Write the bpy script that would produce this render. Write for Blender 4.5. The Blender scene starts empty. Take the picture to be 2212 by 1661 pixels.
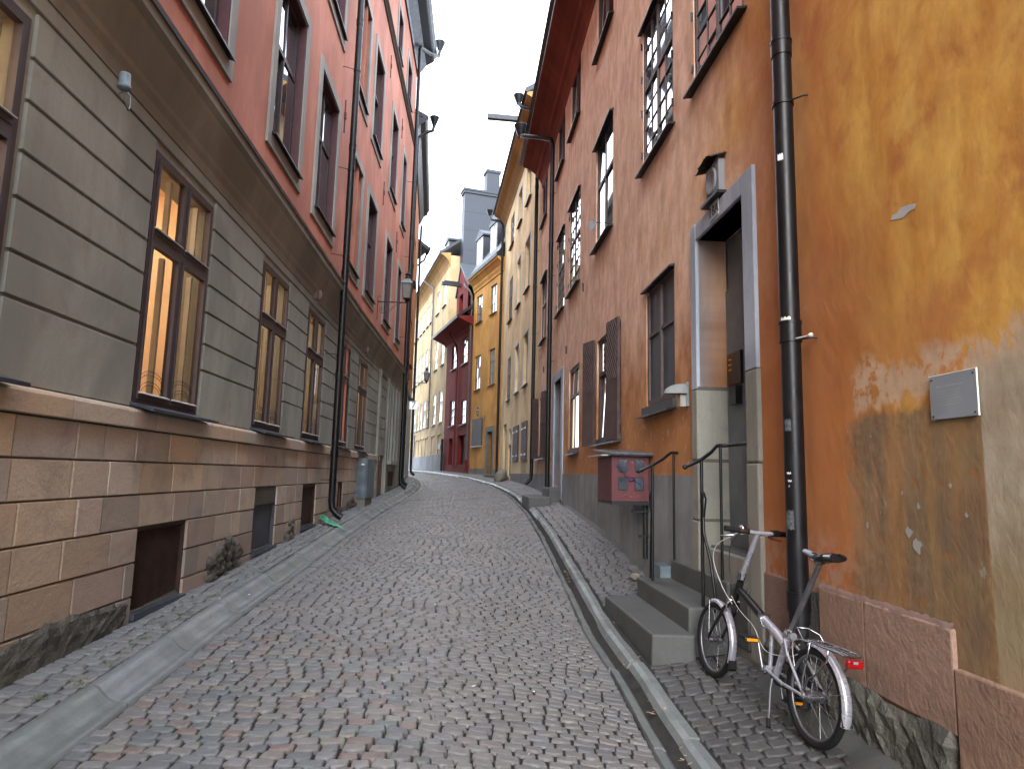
import bpy, math, random
import numpy as np
from mathutils import Matrix, Vector
random.seed(7)
rad = math.radians
scene = bpy.context.scene
COL = scene.collection

# ------------------------------------------------------------------ camera
H_CAM = 1.5
F_PX, HOR, ROLL = 1440.0, 1025.0, rad(1.4)          # focal length and horizon in a 2212 x 1661 frame
pt = math.atan((HOR - 830.5) / F_PX)
Fv = Vector((0, math.cos(pt), math.sin(pt))); U0 = Vector((0, -math.sin(pt), math.cos(pt))); R0 = Vector((1, 0, 0))
Rv = R0 * math.cos(ROLL) + U0 * math.sin(ROLL); Uv = U0 * math.cos(ROLL) - R0 * math.sin(ROLL)
cd = bpy.data.cameras.new('camera'); cam = bpy.data.objects.new('camera', cd); COL.objects.link(cam)
m = Matrix.Identity(4)
for i in range(3):
    m[i][0] = Rv[i]; m[i][1] = Uv[i]; m[i][2] = -Fv[i]
m[2][3] = H_CAM
cam.matrix_world = m
cd.sensor_width = 36.0; cd.lens = F_PX / 2212 * 36; cd.clip_start = 0.05; cd.clip_end = 3000
scene.camera = cam

# ------------------------------------------------------------------ world, sun, exposure (overcast)
SUN_EL, SUN_AZ = rad(26), rad(188)
world = bpy.data.worlds.new('World'); scene.world = world; world.use_nodes = True
wn = world.node_tree; wn.nodes.clear()
sky = wn.nodes.new('ShaderNodeTexSky'); sky.sky_type = 'NISHITA'; sky.sun_disc = False
sky.sun_elevation = SUN_EL; sky.sun_rotation = SUN_AZ; sky.air_density = 1.0; sky.dust_density = 4.0
hs = wn.nodes.new('ShaderNodeHueSaturation'); hs.inputs['Saturation'].default_value = 0.12
mx = wn.nodes.new('ShaderNodeMix'); mx.data_type = 'RGBA'; mx.inputs[0].default_value = 0.72
mx.inputs[7].default_value = (11.0, 12.2, 14.2, 1)
bg = wn.nodes.new('ShaderNodeBackground'); bg.inputs[1].default_value = 0.10
wo = wn.nodes.new('ShaderNodeOutputWorld')
wn.links.new(sky.outputs[0], hs.inputs['Color']); wn.links.new(hs.outputs[0], mx.inputs[6])
wn.links.new(mx.outputs[2], bg.inputs[0]); wn.links.new(bg.outputs[0], wo.inputs[0])
sl = bpy.data.lights.new('sun', 'SUN'); sl.energy = 0.6; sl.angle = rad(35); sl.color = (1, 0.97, 0.93)
so = bpy.data.objects.new('sun', sl); COL.objects.link(so)
sd = Vector((math.sin(SUN_AZ) * math.cos(SUN_EL), math.cos(SUN_AZ) * math.cos(SUN_EL), math.sin(SUN_EL)))
so.rotation_euler = sd.to_track_quat('Z', 'Y').to_euler()
scene.view_settings.view_transform = 'Standard'; scene.view_settings.look = 'None'
scene.view_settings.gamma = 1.0; scene.view_settings.exposure = 2.45
scene.render.engine = 'CYCLES'
scene.cycles.max_bounces = 9; scene.cycles.diffuse_bounces = 7; scene.cycles.glossy_bounces = 4
scene.cycles.transmission_bounces = 6; scene.cycles.transparent_max_bounces = 8

# ------------------------------------------------------------------ frames (walls)
class Fr:
    """wall frame: s along the wall, n out into the street, z up"""
    def __init__(f, x, y, az, side):
        f.o = (x, y); a = rad(az); f.d = (-math.sin(a), math.cos(a))
        f.n = (-f.d[1], f.d[0]) if side == 'R' else (f.d[1], -f.d[0])
    def p(f, s, n, z):
        return (f.o[0] + f.d[0] * s + f.n[0] * n, f.o[1] + f.d[1] * s + f.n[1] * n, z)
L1 = Fr(-2.4, 0, 3.3, 'L')
q = L1.p(12.5, 0, 0); L2 = Fr(q[0], q[1], 2.4, 'L')
q = L2.p(8.55, 0, 0); L3 = Fr(q[0], q[1], 6.5, 'L')
q = L3.p(8.3, 0, 0); L4 = Fr(q[0], q[1], 26, 'L')
RW = Fr(2.105, 0, 4.1, 'R')
q = RW.p(18.84, 0, 0); BW = Fr(q[0], q[1], 7.1, 'R')
q = BW.p(9.75, 0, 0); CW = Fr(q[0], q[1], 21.0, 'R')
q = CW.p(4.27, 0, 0); DW = Fr(q[0], q[1], 18.5, 'R')
q = DW.p(5.70, 0, 0); EW = Fr(q[0], q[1], 16.2, 'R')
ID = Fr(0, 0, 0, 'L')      # s = y, n = x

# ------------------------------------------------------------------ mesh builder
class MB:
    def __init__(b): b.v = []; b.f = []; b.c = []; b.uv = []; b.sm = []
    def add(b, vs, fs, col=None, uvs=None, smooth=False):
        k = len(b.v); b.v += [tuple(v) for v in vs]
        for i, f in enumerate(fs):
            b.f.append(tuple(k + j for j in f)); b.c.append(col or (1, 1, 1)); b.sm.append(smooth)
            b.uv.append([uvs[j] for j in f] if uvs else None)
        return b
    def quad(b, fr, pts, col=None, uv=True):
        return b.add([fr.p(*p) for p in pts], [tuple(range(len(pts)))], col, [(p[0], p[2]) for p in pts] if uv else None)
    def box(b, fr, s0, s1, n0, n1, z0, z1, col=None):
        P = [(s, n, z) for z in (z0, z1) for n in (n0, n1) for s in (s0, s1)]
        uv = [(p[0] + p[1], p[2]) for p in P]
        return b.add([fr.p(*p) for p in P], [(0, 1, 3, 2), (4, 6, 7, 5), (0, 4, 5, 1), (2, 3, 7, 6), (0, 2, 6, 4), (1, 5, 7, 3)], col, uv)
    def hexa(b, P, col=None):   # 8 world points bottom 4 (ring) then top 4 (ring)
        return b.add(P, [(3, 2, 1, 0), (4, 5, 6, 7), (0, 1, 5, 4), (1, 2, 6, 5), (2, 3, 7, 6), (3, 0, 4, 7)], col)
    def prism(b, fr, prof, s0, s1, col=None):   # prof: (n,z) ring swept along s
        n = len(prof); P = [fr.p(s0, a, z) for a, z in prof] + [fr.p(s1, a, z) for a, z in prof]
        uv = [(s0 + a, z) for a, z in prof] + [(s1 + a, z) for a, z in prof]
        fs = [(i, (i + 1) % n, n + (i + 1) % n, n + i) for i in range(n)] + [tuple(range(n))[::-1], tuple(range(n, 2 * n))]
        return b.add(P, fs, col, uv)
    def ext(b, fr, prof, n0, n1, col=None):     # prof: (s,z) ring extruded across the wall
        n = len(prof); P = [fr.p(s, n0, z) for s, z in prof] + [fr.p(s, n1, z) for s, z in prof]
        fs = [(i, (i + 1) % n, n + (i + 1) % n, n + i) for i in range(n)] + [tuple(range(n))[::-1], tuple(range(n, 2 * n))]
        return b.add(P, fs, col, [(s, z) for s, z in prof] * 2)
    def tube(b, pts, r, seg=8, col=None, caps=True, closed=False):
        pts = [Vector(p) for p in pts]; n = len(pts); rs = r if isinstance(r, (list, tuple)) else [r] * n
        V = []; up = None
        for i, p in enumerate(pts):
            if closed: t = (pts[(i + 1) % n] - pts[i - 1])
            else: t = (pts[min(i + 1, n - 1)] - pts[max(i - 1, 0)])
            t.normalize()
            if up is None:
                up = Vector((0, 0, 1)) if abs(t.z) < .9 else Vector((1, 0, 0))
            a = t.cross(up)
            if a.length < 1e-4: a = t.orthogonal()
            a.normalize(); c = a.cross(t); up = c
            k = 1.0
            if 0 < i < n - 1 and not closed:
                d1 = (pts[i] - pts[i - 1]).normalized(); d2 = (pts[i + 1] - pts[i]).normalized()
                k = 1 / max(.6, math.cos(d1.angle(d2, 0) / 2))
            for j in range(seg):
                th = 2 * math.pi * j / seg; V.append(p + (a * math.cos(th) + c * math.sin(th)) * rs[i] * (k if False else 1))
        fs = []
        for i in range(n if closed else n - 1):
            i2 = (i + 1) % n
            for j in range(seg):
                fs.append((i * seg + j, i * seg + (j + 1) % seg, i2 * seg + (j + 1) % seg, i2 * seg + j))
        b.add(V, fs, col, smooth=True)
        if caps and not closed:
            b.add(V[:seg], [tuple(range(seg))[::-1]], col); b.add(V[-seg:], [tuple(range(seg))], col)
        return b
    def lathe(b, base, axis, prof, seg=16, col=None, smooth=True):  # prof: (r, h) along axis
        ax = Vector(axis).normalized(); a = ax.orthogonal().normalized(); c = ax.cross(a); B = Vector(base); V = []
        for r, h in prof:
            for j in range(seg):
                th = 2 * math.pi * j / seg; V.append(B + ax * h + (a * math.cos(th) + c * math.sin(th)) * r)
        fs = [(i * seg + j, i * seg + (j + 1) % seg, (i + 1) * seg + (j + 1) % seg, (i + 1) * seg + j) for i in range(len(prof) - 1) for j in range(seg)]
        return b.add(V, fs, col, smooth=smooth)
    def build(b, name, mat, parent=None, loc=None, bevel=0, shade=None):
        org = Vector((0, 0, 0))
        if parent is not None:
            org = Vector(parent.get('_o', (0, 0, 0)))
        elif loc is not None: org = Vector(loc)
        me = bpy.data.meshes.new(name)
        me.from_pydata([tuple(Vector(v) - org) for v in b.v], [], b.f); me.materials.append(mat)
        ca = me.color_attributes.new('Col', 'FLOAT_COLOR', 'CORNER'); uvl = me.uv_layers.new(name='UV')
        cols = []; uvs = []
        for f, c, u in zip(b.f, b.c, b.uv):
            for j, vi in enumerate(f):
                cols += [c[0], c[1], c[2], 1]
                if u: uvs += [u[j][0], u[j][1]]
                else: v = b.v[vi]; uvs += [v[0] + v[1], v[2]]
        ca.data.foreach_set('color', cols); uvl.data.foreach_set('uv', uvs)
        me.polygons.foreach_set('use_smooth', b.sm if shade is None else [shade] * len(b.f)); me.update()
        o = bpy.data.objects.new(name, me); COL.objects.link(o)
        if parent is not None: o.parent = parent; o['_o'] = tuple(org)
        else: o.location = org; o['_o'] = tuple(org)
        if bevel:
            md = o.modifiers.new('bevel', 'BEVEL'); md.width = bevel; md.segments = 2; md.limit_method = 'ANGLE'; md.angle_limit = rad(40)
        return o

def tag(o, label=None, cat=None, group=None, kind=None):
    if label: o['label'] = label
    if cat: o['category'] = cat
    if group: o['group'] = group
    if kind: o['kind'] = kind
    return o
def thing(name, loc, label, cat, group=None):
    o = bpy.data.objects.new(name, None); COL.objects.link(o); o.location = loc; o.empty_display_size = .2
    o['_o'] = tuple(loc); return tag(o, label, cat, group)

# ------------------------------------------------------------------ materials
class NT:
    def __init__(s, name, rough=.8, spec=.3, metal=0):
        s.m = bpy.data.materials.new(name); s.m.use_nodes = True; s.t = s.m.node_tree; s.b = s.t.nodes['Principled BSDF']
        s.b.inputs['Roughness'].default_value = rough; s.b.inputs['Specular IOR Level'].default_value = spec; s.b.inputs['Metallic'].default_value = metal
        s.co = None
    def n(s, ty): return s.t.nodes.new(ty)
    def l(s, a, b): s.t.links.new(a, b)
    def coord(s, kind='UV'):
        if s.co is None: s.co = s.n('ShaderNodeTexCoord')
        return s.co.outputs[kind]
    def mapping(s, scale, kind='UV', loc=(0, 0, 0), rot=(0, 0, 0)):
        mp = s.n('ShaderNodeMapping'); mp.inputs['Scale'].default_value = scale; mp.inputs['Location'].default_value = loc
        mp.inputs['Rotation'].default_value = rot; s.l(s.coord(kind), mp.inputs[0]); return mp.outputs[0]
    def noise(s, scale, detail=4, rough=.55, vec=None, dist=0):
        t = s.n('ShaderNodeTexNoise'); t.inputs['Scale'].default_value = scale; t.inputs['Detail'].default_value = detail
        t.inputs['Roughness'].default_value = rough; t.inputs['Distortion'].default_value = dist
        if vec is not None: s.l(vec, t.inputs['Vector'])
        return t.outputs['Fac']
    def ramp(s, fac, stops):
        r = s.n('ShaderNodeValToRGB'); s.l(fac, r.inputs[0]); e = r.color_ramp.elements
        e[0].position = stops[0][0]; e[0].color = col4(stops[0][1]); e[1].position = stops[-1][0]; e[1].color = col4(stops[-1][1])
        for p, c in stops[1:-1]:
            k = e.new(p); k.color = col4(c)
        return r.outputs[0]
    def mix(s, fac, a, b, mode='MIX'):
        x = s.n('ShaderNodeMix'); x.data_type = 'RGBA'; x.blend_type = mode
        for v, i in ((fac, 0), (a, 6), (b, 7)):
            if hasattr(v, 'is_linked') or hasattr(v, 'links'): s.l(v, x.inputs[i])
            else: x.inputs[i].default_value = v if i == 0 else col4(v)
        return x.outputs[2]
    def math(s, op, a, b=0.0, c=None, clamp=False):
        x = s.n('ShaderNodeMath'); x.operation = op; x.use_clamp = clamp
        for i, v in enumerate((a, b) if c is None else (a, b, c)):
            if hasattr(v, 'links'): s.l(v, x.inputs[i])
            else: x.inputs[i].default_value = v
        return x.outputs[0]
    def mr(s, v, a, b, c=0.0, d=1.0):
        x = s.n('ShaderNodeMapRange'); x.interpolation_type = 'SMOOTHSTEP'
        s.l(v, x.inputs[0]); 
        for i, k in enumerate((a, b, c, d)): x.inputs[i + 1].default_value = k
        return x.outputs[0]
    def xyz(s, kind='UV'):
        x = s.n('ShaderNodeSeparateXYZ'); s.l(s.coord(kind), x.inputs[0]); return x.outputs
    def attr(s):
        a = s.n('ShaderNodeAttribute'); a.attribute_name = 'Col'; return a.outputs['Color']
    def bump(s, h, strength=.3, dist=.01):
        b = s.n('ShaderNodeBump'); b.inputs['Strength'].default_value = strength; b.inputs['Distance'].default_value = dist
        s.l(h, b.inputs['Height']); s.l(b.outputs[0], s.b.inputs['Normal']); return s
    def color(s, c):
        if hasattr(c, 'links'): s.l(c, s.b.inputs['Base Color'])
        else: s.b.inputs['Base Color'].default_value = col4(c)
        return s
    def rough(s, v): s.l(v, s.b.inputs['Roughness']); return s
def col4(c): return (c[0], c[1], c[2], 1)
def mul(c, k): return tuple(x * k for x in c)

def plaster(name, c, streak=.18, grime=.25, rough=.88, bs=.35, patch=None, obj='UV'):
    """painted lime plaster: broad fading, rain streaks, fine grain"""
    s = NT(name, rough, .25)
    big = s.noise(.9, 6, .6, s.mapping((1, .7, 1), obj), .6); st = s.noise(1.0, 5, .6, s.mapping((7, .5, 7), obj)); fine = s.noise(38, 4, .7, s.mapping((1, 1, 1), obj))
    mid = s.noise(4.5, 6, .65, s.mapping((1, .6, 1), obj), .4)
    a = s.mix(s.mr(big, .35, .68), mul(c, .76), mul(c, 1.18))
    if patch: a = s.mix(s.mr(mid, .5, .72, 0, .55), a, patch)
    a = s.mix(s.mr(st, .42, .75, 0, streak), a, mul(c, .62)); a = s.mix(s.mr(mid, .56, .80, 0, grime), a, mul((c[0] * .8, c[1] * .85, c[2] * .95), .7))
    a = s.mix(s.mr(fine, .3, .7, 0, .22), a, mul(c, .7)); s.color(a)
    h = s.math('ADD', s.math('MULTIPLY', mid, .8), s.math('MULTIPLY', fine, .22)); s.bump(h, bs, .012)
    return s.m
def simple(name, c, rough=.6, spec=.4, metal=0, var=.15, sc=9, bs=0.1, obj='Object'):
    s = NT(name, rough, spec, metal); a = s.noise(sc, 5, .6, s.mapping((1, 1, 1), obj)); f = s.noise(sc * 7, 3, .6, s.mapping((1, 1, 1), obj))
    s.color(s.mix(s.mr(a, .3, .7), mul(c, 1 - var), mul(c, 1 + var))); 
    s.rough(s.mr(a, .3, .7, max(0.02, rough - .08), min(1, rough + .08)))
    if bs: s.bump(s.math('ADD', a, s.math('MULTIPLY', f, .4)), bs, .006)
    return s.m
def attrmat(name, tint, rough, grain=60, bs=.5, stain=.3, spec=.35, dist=.006, obj='Object', wet=0):
    s = NT(name, rough, spec); g = s.noise(grain, 4, .7, s.mapping((1, 1, 1), obj)); g2 = s.noise(3.0, 5, .6, s.mapping((1, 1, 1), obj))
    g3 = s.noise(14, 5, .65, s.mapping((1, 1, 1), obj))
    a = s.mix(1.0, s.attr(), tint, 'MULTIPLY'); a = s.mix(s.mr(g, .3, .7, 0, .35), a, mul(tint, .55)); 
    a = s.mix(s.mr(g2, .45, .75, 0, stain), a, mul(tint, .4)); s.color(a)
    s.bump(s.math('ADD', s.math('MULTIPLY', g3, 1.0), s.math('MULTIPLY', g, .35)), bs, dist)
    if wet: s.rough(s.mr(g2, .35, .65, rough - wet, rough + .08))
    return s.m

def wallmix_orange():
    """lime-washed wall: salmon far down the street turning to ochre near, darker burnt orange low, worn grey patches by the plaque"""
    s = NT('orange_limewash', .9, .2); X = s.xyz('UV'); u, z = X[0], X[1]
    big = s.noise(.8, 6, .62, s.mapping((1, .75, 1), loc=(3, 1, 0)), .5); mid = s.noise(3.0, 6, .6, s.mapping((1, .8, 1)), .25)
    brush = s.noise(2.0, 6, .62, s.mapping((2.4, 1.0, 1), rot=(0, 0, rad(28))), .1); st = s.noise(1, 4, .55, s.mapping((6, .45, 1))); fine = s.noise(45, 5, .75)
    hi = s.noise(11, 6, .66, s.mapping((1, .8, 1), loc=(9, 4, 0)), .1)
    un = s.math('ADD', u, s.math('MULTIPLY', s.math('SUBTRACT', big, .5), 5.0)); zn = s.math('ADD', z, s.math('MULTIPLY', s.math('SUBTRACT', mid, .5), 1.6))
    salmon = s.mix(s.mr(brush, .3, .7), (.60, .37, .25), (.84, .58, .43)); 
    salmon = s.mix(s.mr(mid, .5, .75, 0, .6), salmon, (.72, .42, .20))
    ochre = s.mix(s.mr(brush, .28, .72), (.50, .225, .042), (.68, .40, .090)); ochre = s.mix(s.mr(mid, .5, .72, 0, .75), ochre, (.36, .115, .032))
    cl = s.noise(1.5, 5, .6, s.mapping((1, 1.1, 1), loc=(5, 2, 0)), .4); ochre = s.mix(s.mr(cl, .52, .70, 0, .7), ochre, (.42, .15, .05)); salmon = s.mix(s.mr(cl, .50, .72, 0, .45), salmon, (.50, .28, .21)); burnt = s.mix(s.mr(mid, .3, .7), (.34, .13, .034), (.46, .205, .065))
    c = s.mix(s.mr(un, 3.6, 6.2), ochre, salmon)
    low = s.math('MULTIPLY', s.mr(zn, 2.3, 3.5, 1, 0), s.mr(u, 2.6, 3.6)); c = s.mix(s.math('MULTIPLY', low, s.mr(u, 12, 18, .9, .25)), c, burnt)
    pipez = s.math('MULTIPLY', s.mr(u, 3.3, 3.9), s.mr(u, 4.6, 5.3, 1, 0)); c = s.mix(s.math('MULTIPLY', pipez, .55), c, (.40, .125, .045))
    # flaked limewash below the windows, beside the door
    fl = s.math('MULTIPLY', s.mr(hi, .56, .64), s.math('MULTIPLY', s.mr(z, 2.15, 2.5, 1, 0), s.mr(u, 4.2, 6.2))); fl = s.math('MULTIPLY', fl, s.mr(u, 8.8, 13, .7, .1)); c = s.mix(fl, c, (.48, .38, .29))
    # washed, greenish-grey bare field under the plaque
    nz = s.math('ADD', z, s.math('MULTIPLY', s.math('SUBTRACT', mid, .5), .42)); nu = s.math('ADD', u, s.math('MULTIPLY', s.math('SUBTRACT', hi, .5), .34))
    box = s.math('MULTIPLY', s.mr(nz, 1.80, 1.86, 1, 0), s.mr(nu, 3.72, 3.58, 0, 1)); streak = s.math('MULTIPLY', box, s.mr(st, .30, .62, .62, 1))
    grey = s.mix(s.mr(mid, .35, .65), (.13, .108, .07), (.235, .165, .095)); grey = s.mix(s.mr(s.noise(1, 4, .55, s.mapping((9, 1.1, 1))), .5, .7), grey, (.075, .074, .062)); grey = s.mix(s.mr(s.noise(26, 4, .7, s.mapping((1, .7, 1))), .35, .7, 0, .45), grey, (.30, .22, .14)); grey = s.mix(s.math('MULTIPLY', s.mr(un, 3.3, 2.5, 0, .7), s.mr(mid, .35, .6)), grey, (.075, .073, .058))
    c = s.mix(s.math('MULTIPLY', streak, .9), c, grey); c = s.mix(s.math('MULTIPLY', box, s.mr(hi, .6, .66, 0, .9)), c, (.28, .12, .04)); c = s.mix(s.math('MULTIPLY', box, s.mr(s.noise(7, 4, .6, s.mapping((1, .7, 1), loc=(2, 8, 0))), .66, .69, 0, .8)), c, (.30, .27, .23))
    pale = s.math('MULTIPLY', s.mr(nz, 1.84, 1.90), s.math('MULTIPLY', s.mr(nz, 2.06, 2.16, 1, 0), s.mr(nu, 3.62, 3.55, 0, 1))); pale = s.math('MULTIPLY', pale, s.mr(hi, .40, .52)); c = s.mix(s.math('MULTIPLY', pale, .95), c, (.50, .36, .24))
    base = s.math('MULTIPLY', s.mr(nz, .98, 1.3, 1, 0), s.mr(hi, .42, .6)); base = s.math('MULTIPLY', base, s.mr(u, 3.2, 4.2)); c = s.mix(s.math('MULTIPLY', base, .7), c, (.40, .30, .24))
    # later cement repair at the near corner
    rep = s.math('MULTIPLY', s.mr(u, 2.715, 2.70, 0, 1), s.mr(nz, 1.90, 2.10, 1, 0)); repc = s.mix(s.mr(mid, .35, .65), (.32, .28, .20), (.42, .37, .275)); repc = s.mix(s.math('MULTIPLY', s.mr(nz, 1.0, 1.5, 1, 0), .7), repc, (.27, .20, .10)); c = s.mix(rep, c, repc)
    c = s.mix(s.mr(st, .5, .8, 0, .22), c, (.22, .12, .075)); c = s.mix(s.mr(fine, .35, .7, 0, .2), c, (.25, .12, .06)); sc = s.math('MULTIPLY', s.mr(s.noise(5.5, 5, .7, s.mapping((1, 1, 1), loc=(7, 7, 0))), .70, .715), s.mr(u, 9, 5)); c = s.mix(s.math('MULTIPLY', sc, .7), c, (.40, .34, .28)); s.color(c)
    h = s.math('ADD', s.math('MULTIPLY', mid, 1.4), s.math('ADD', s.math('MULTIPLY', hi, .5), s.math('MULTIPLY', fine, .16))); h = s.math('ADD', h, s.math('ADD', s.math('MULTIPLY', box, s.math('MULTIPLY', hi, .5)), s.math('MULTIPLY', brush, .9))); s.bump(h, .42, .016)
    return s.m

M = {}
M['orange'] = wallmix_orange()
M['pink'] = plaster('pink_red_plaster', (.52, .215, .15), .35, .3, patch=(.52, .20, .125))
M['greyp'] = plaster('grey_rusticated_plaster', (.30, .305, .265), .35, .5, patch=(.31, .25, .20), bs=.5)
M['trimgrey'] = plaster('grey_window_trim', (.33, .325, .295), .2, .3)
M['cornice'] = plaster('dark_cornice_plaster', (.10, .088, .072), .2, .3)
M['cornicel'] = plaster('grey_cornice_plaster', (.29, .28, .24), .3, .4, patch=(.26, .215, .17))
M['dado'] = plaster('dark_grey_dado', (.23, .24, .25), .6, .75, patch=(.38, .375, .36), bs=.5)
M['surround'] = plaster('grey_painted_stone', (.36, .40, .46), .3, .35, patch=(.44, .47, .50))
M['jamb'] = plaster('bare_stone_jamb', (.24, .235, .20), .5, .5, patch=(.15, .15, .145), bs=.6)
M['cream'] = plaster('cream_yellow_plaster', (.78, .60, .34), .16, .2)
M['cream2'] = plaster('pale_cream_plaster', (.46, .345, .19), .1, .15)
M['tan'] = plaster('tan_dirty_plaster', (.42, .32, .19), .3, .4)
M['ochre'] = plaster('ochre_yellow_plaster', (.64, .34, .095), .2, .25, patch=(.66, .33, .075))
M['red'] = plaster('dark_red_plaster', (.17, .022, .019), .2, .2)
M['redsoff'] = plaster('red_brown_cove', (.20, .048, .03), .5, .3)
M['tansoff'] = plaster('brown_cove', (.36, .215, .085), .4, .3)
M['palegrey'] = plaster('pale_grey_plaster', (.42, .44, .44), .2, .3)
M['brick'] = plaster('orange_brown_plaster', (.40, .16, .07), .3, .3)
M['zinc'] = simple('grey_sheet_metal', (.030, .035, .044), .5, .5, .3, .12, 2)
M['roof'] = simple('dark_roof_metal', (.022, .025, .031), .45, .5, .3)
M['pipe'] = simple('black_painted_pipe', (.0045, .0047, .006), .42, .35, 0, .2, 6, .03)
M['pipedark'] = simple('worn_black_pipe', (.009, .009, .0095), .55, .4, 0, .4, 14, .15)
M['pipegrey'] = simple('grey_brown_pipe', (.10, .085, .08), .5, .5)
M['frame'] = simple('brown_purple_window_paint', (.058, .043, .045), .55, .4, 0, .15)
M['frame2'] = simple('faded_brown_window_paint', (.085, .062, .06), .6, .35, 0, .25)
M['jambred'] = simple('maroon_window_lining', (.085, .032, .035), .6, .35)
M['framewhite'] = simple('pale_inner_frame', (.42, .42, .40), .5, .4, 0, .1)
M['framegrey'] = simple('grey_green_window_paint', (.085, .098, .10), .55, .4)
M['sill'] = simple('dark_metal_sill', (.014, .015, .018), .4, .5, .2)
M['sillblue'] = simple('blue_grey_sill_sheet', (.05, .06, .078), .38, .5, .3)
M['shutter'] = simple('weathered_brown_shutter', (.082, .058, .055), .75, .25, 0, .2, 6, .1)
M['shuttergrey'] = simple('grey_painted_shutter', (.062, .068, .076), .6, .3, 0, .25, 8, .15)
M['iron'] = simple('black_iron', (.004, .004, .0045), .38, .4, .0, .2, 20, .05)
M['doordark'] = simple('dark_blue_grey_door', (.028, .034, .042), .5, .4, 0, .2, 5, .1)
M['doorgrey'] = simple('slate_grey_door_paint', (.13, .15, .165), .55, .4, 0, .25, 3, .1)
M['doorblack'] = simple('near_black_door', (.006, .007, .009), .5, .4)
M['doorbrown'] = simple('red_brown_varnished_door', (.11, .03, .014), .45, .5, 0, .3, 10, .1)
M['rust'] = simple('rusty_mesh_grille', (.05, .028, .021), .75, .3, .2, .35, 7, .2)
M['cabinet'] = simple('blue_grey_cabinet_paint', (.12, .155, .175), .5, .4, 0, .3, 5, .1)
M['boxred'] = simple('dull_red_cabinet_paint', (.105, .028, .032), .6, .35, 0, .22, 9, .12)
M['boxroof'] = simple('grey_lead_lid', (.08, .085, .10), .4, .5, .3, .35, 14, .15)
M['boxpane'] = simple('painted_window_panel', (.035, .045, .06), .35, .5, 0, .4, 8, .1)
M['scrawlb'] = simple('blue_marker_scrawl', (.03, .03, .14), .5)
M['scrawlw'] = simple('pale_scratches', (.42, .30, .32), .6)
M['silver'] = simple('silver_bike_paint', (.40, .40, .44), .28, .5, .55, .06, 6, .02)
M['chrome'] = simple('polished_metal', (.42, .42, .44), .18, .5, 1, .1, 10, 0)
M['alu'] = simple('brushed_aluminium', (.25, .25, .27), .35, .5, .9, .1, 10, .02)
M['rubber'] = simple('black_rubber', (.006, .006, .006), .75, .3, 0, .2, 60, .2)
M['blackplastic'] = simple('black_plastic', (.006, .006, .0065), .35, .5, 0, .2, 30, .05)
M['saddlegrey'] = simple('light_grey_saddle_cover', (.22, .235, .28), .5, .4)
M['redlens'] = simple('red_lamp_lens', (.25, .004, .006), .2, .6)
M['amber'] = simple('amber_reflector', (.75, .25, .01), .25, .6)
M['plaque'] = simple('grey_metal_plaque', (.27, .305, .335), .5, .5, .3, .06, 5, .03)
M['white'] = simple('white_enamel', (.78, .78, .76), .4, .5)
M['ink'] = simple('black_lettering', (.015, .015, .02), .5)
M['sticker'] = simple('torn_paper_sticker', (.55, .54, .48), .8, .2, 0, .3, 60, .2)
M['stickergrey'] = simple('dark_worn_sticker', (.07, .075, .08), .7, .2, 0, .5, 60, .2)
M['bag'] = simple('green_plastic_film', (.06, .28, .18), .3, .5, 0, .4, 12, .5)
M['leaf'] = attrmat('fallen_leaves', (1, 1, 1), .8)
M['moss'] = simple('moss_green', (.06, .10, .02), .9)
M['lampshade'] = simple('grey_lamp_hood', (.18, .195, .19), .55, .4)
M['lampbase'] = simple('pink_beige_lamp_base', (.17, .11, .09), .6)
M['granite'] = attrmat('grey_granite_setts', (.180, .178, .176), .48, 42, 1.0, .2, .4, .009, wet=.12)
M['gutter'] = attrmat('dressed_gutter_stone', (.17, .185, .185), .5, 60, .6, .5, .4, .007, wet=.2)
M['sand'] = attrmat('sandstone_plinth', (.53, .455, .38), .88, 50, 1.0, .5, .25, .008, 'UV')
M['pinkstone'] = attrmat('pink_brown_plinth_slab', (.255, .165, .125), .8, 45, .9, .45, .3, .012, 'UV')
M['rock'] = attrmat('dark_foundation_rock', (.11, .105, .09), .85, 30, 1.0, .6, .3, .03)
M['step'] = attrmat('worn_granite_step', (.085, .088, .084), .6, 38, .9, .6, .35, .005)
M['soil'] = simple('dirty_joint_sand', (.030, .029, .027), .95, .15, 0, .3, 12, .4)
M['farground'] = simple('ground_earth', (.10, .10, .095), .9)

def glass_dark():
    s = NT('reflective_window_glass', .03, .9); s.b.inputs['IOR'].default_value = 1.52
    n = s.noise(1.3, 2, .5, s.mapping((1, 1, 1), 'UV')); s.color(s.mix(s.mr(n, .4, .6), (.012, .014, .017), (.035, .036, .04)))
    s.b.inputs['Coat Weight'].default_value = 1.0; s.b.inputs['Coat Roughness'].default_value = .02
    w = s.noise(2.2, 1, .5, s.mapping((1, .6, 1), 'UV')); s.bump(w, .05, .02); return s.m
M['glass'] = glass_dark()
def glass_curtain_sky_sheen():  # pale tone: curtains on the ochre house, painted sky reflection on the cream one
    s = NT('glass_pale_curtain_and_sky_sheen', .04, .8); n = s.noise(1, 3, .5, s.mapping((9, .6, 1), 'UV')); s.color(s.mix(s.mr(n, .35, .65), (.15, .165, .17), (.30, .31, .30)))
    s.b.inputs['Coat Weight'].default_value = 1.0; s.b.inputs['Coat Roughness'].default_value = .02; return s.m
M['glasspale'] = glass_curtain_sky_sheen()
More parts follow.
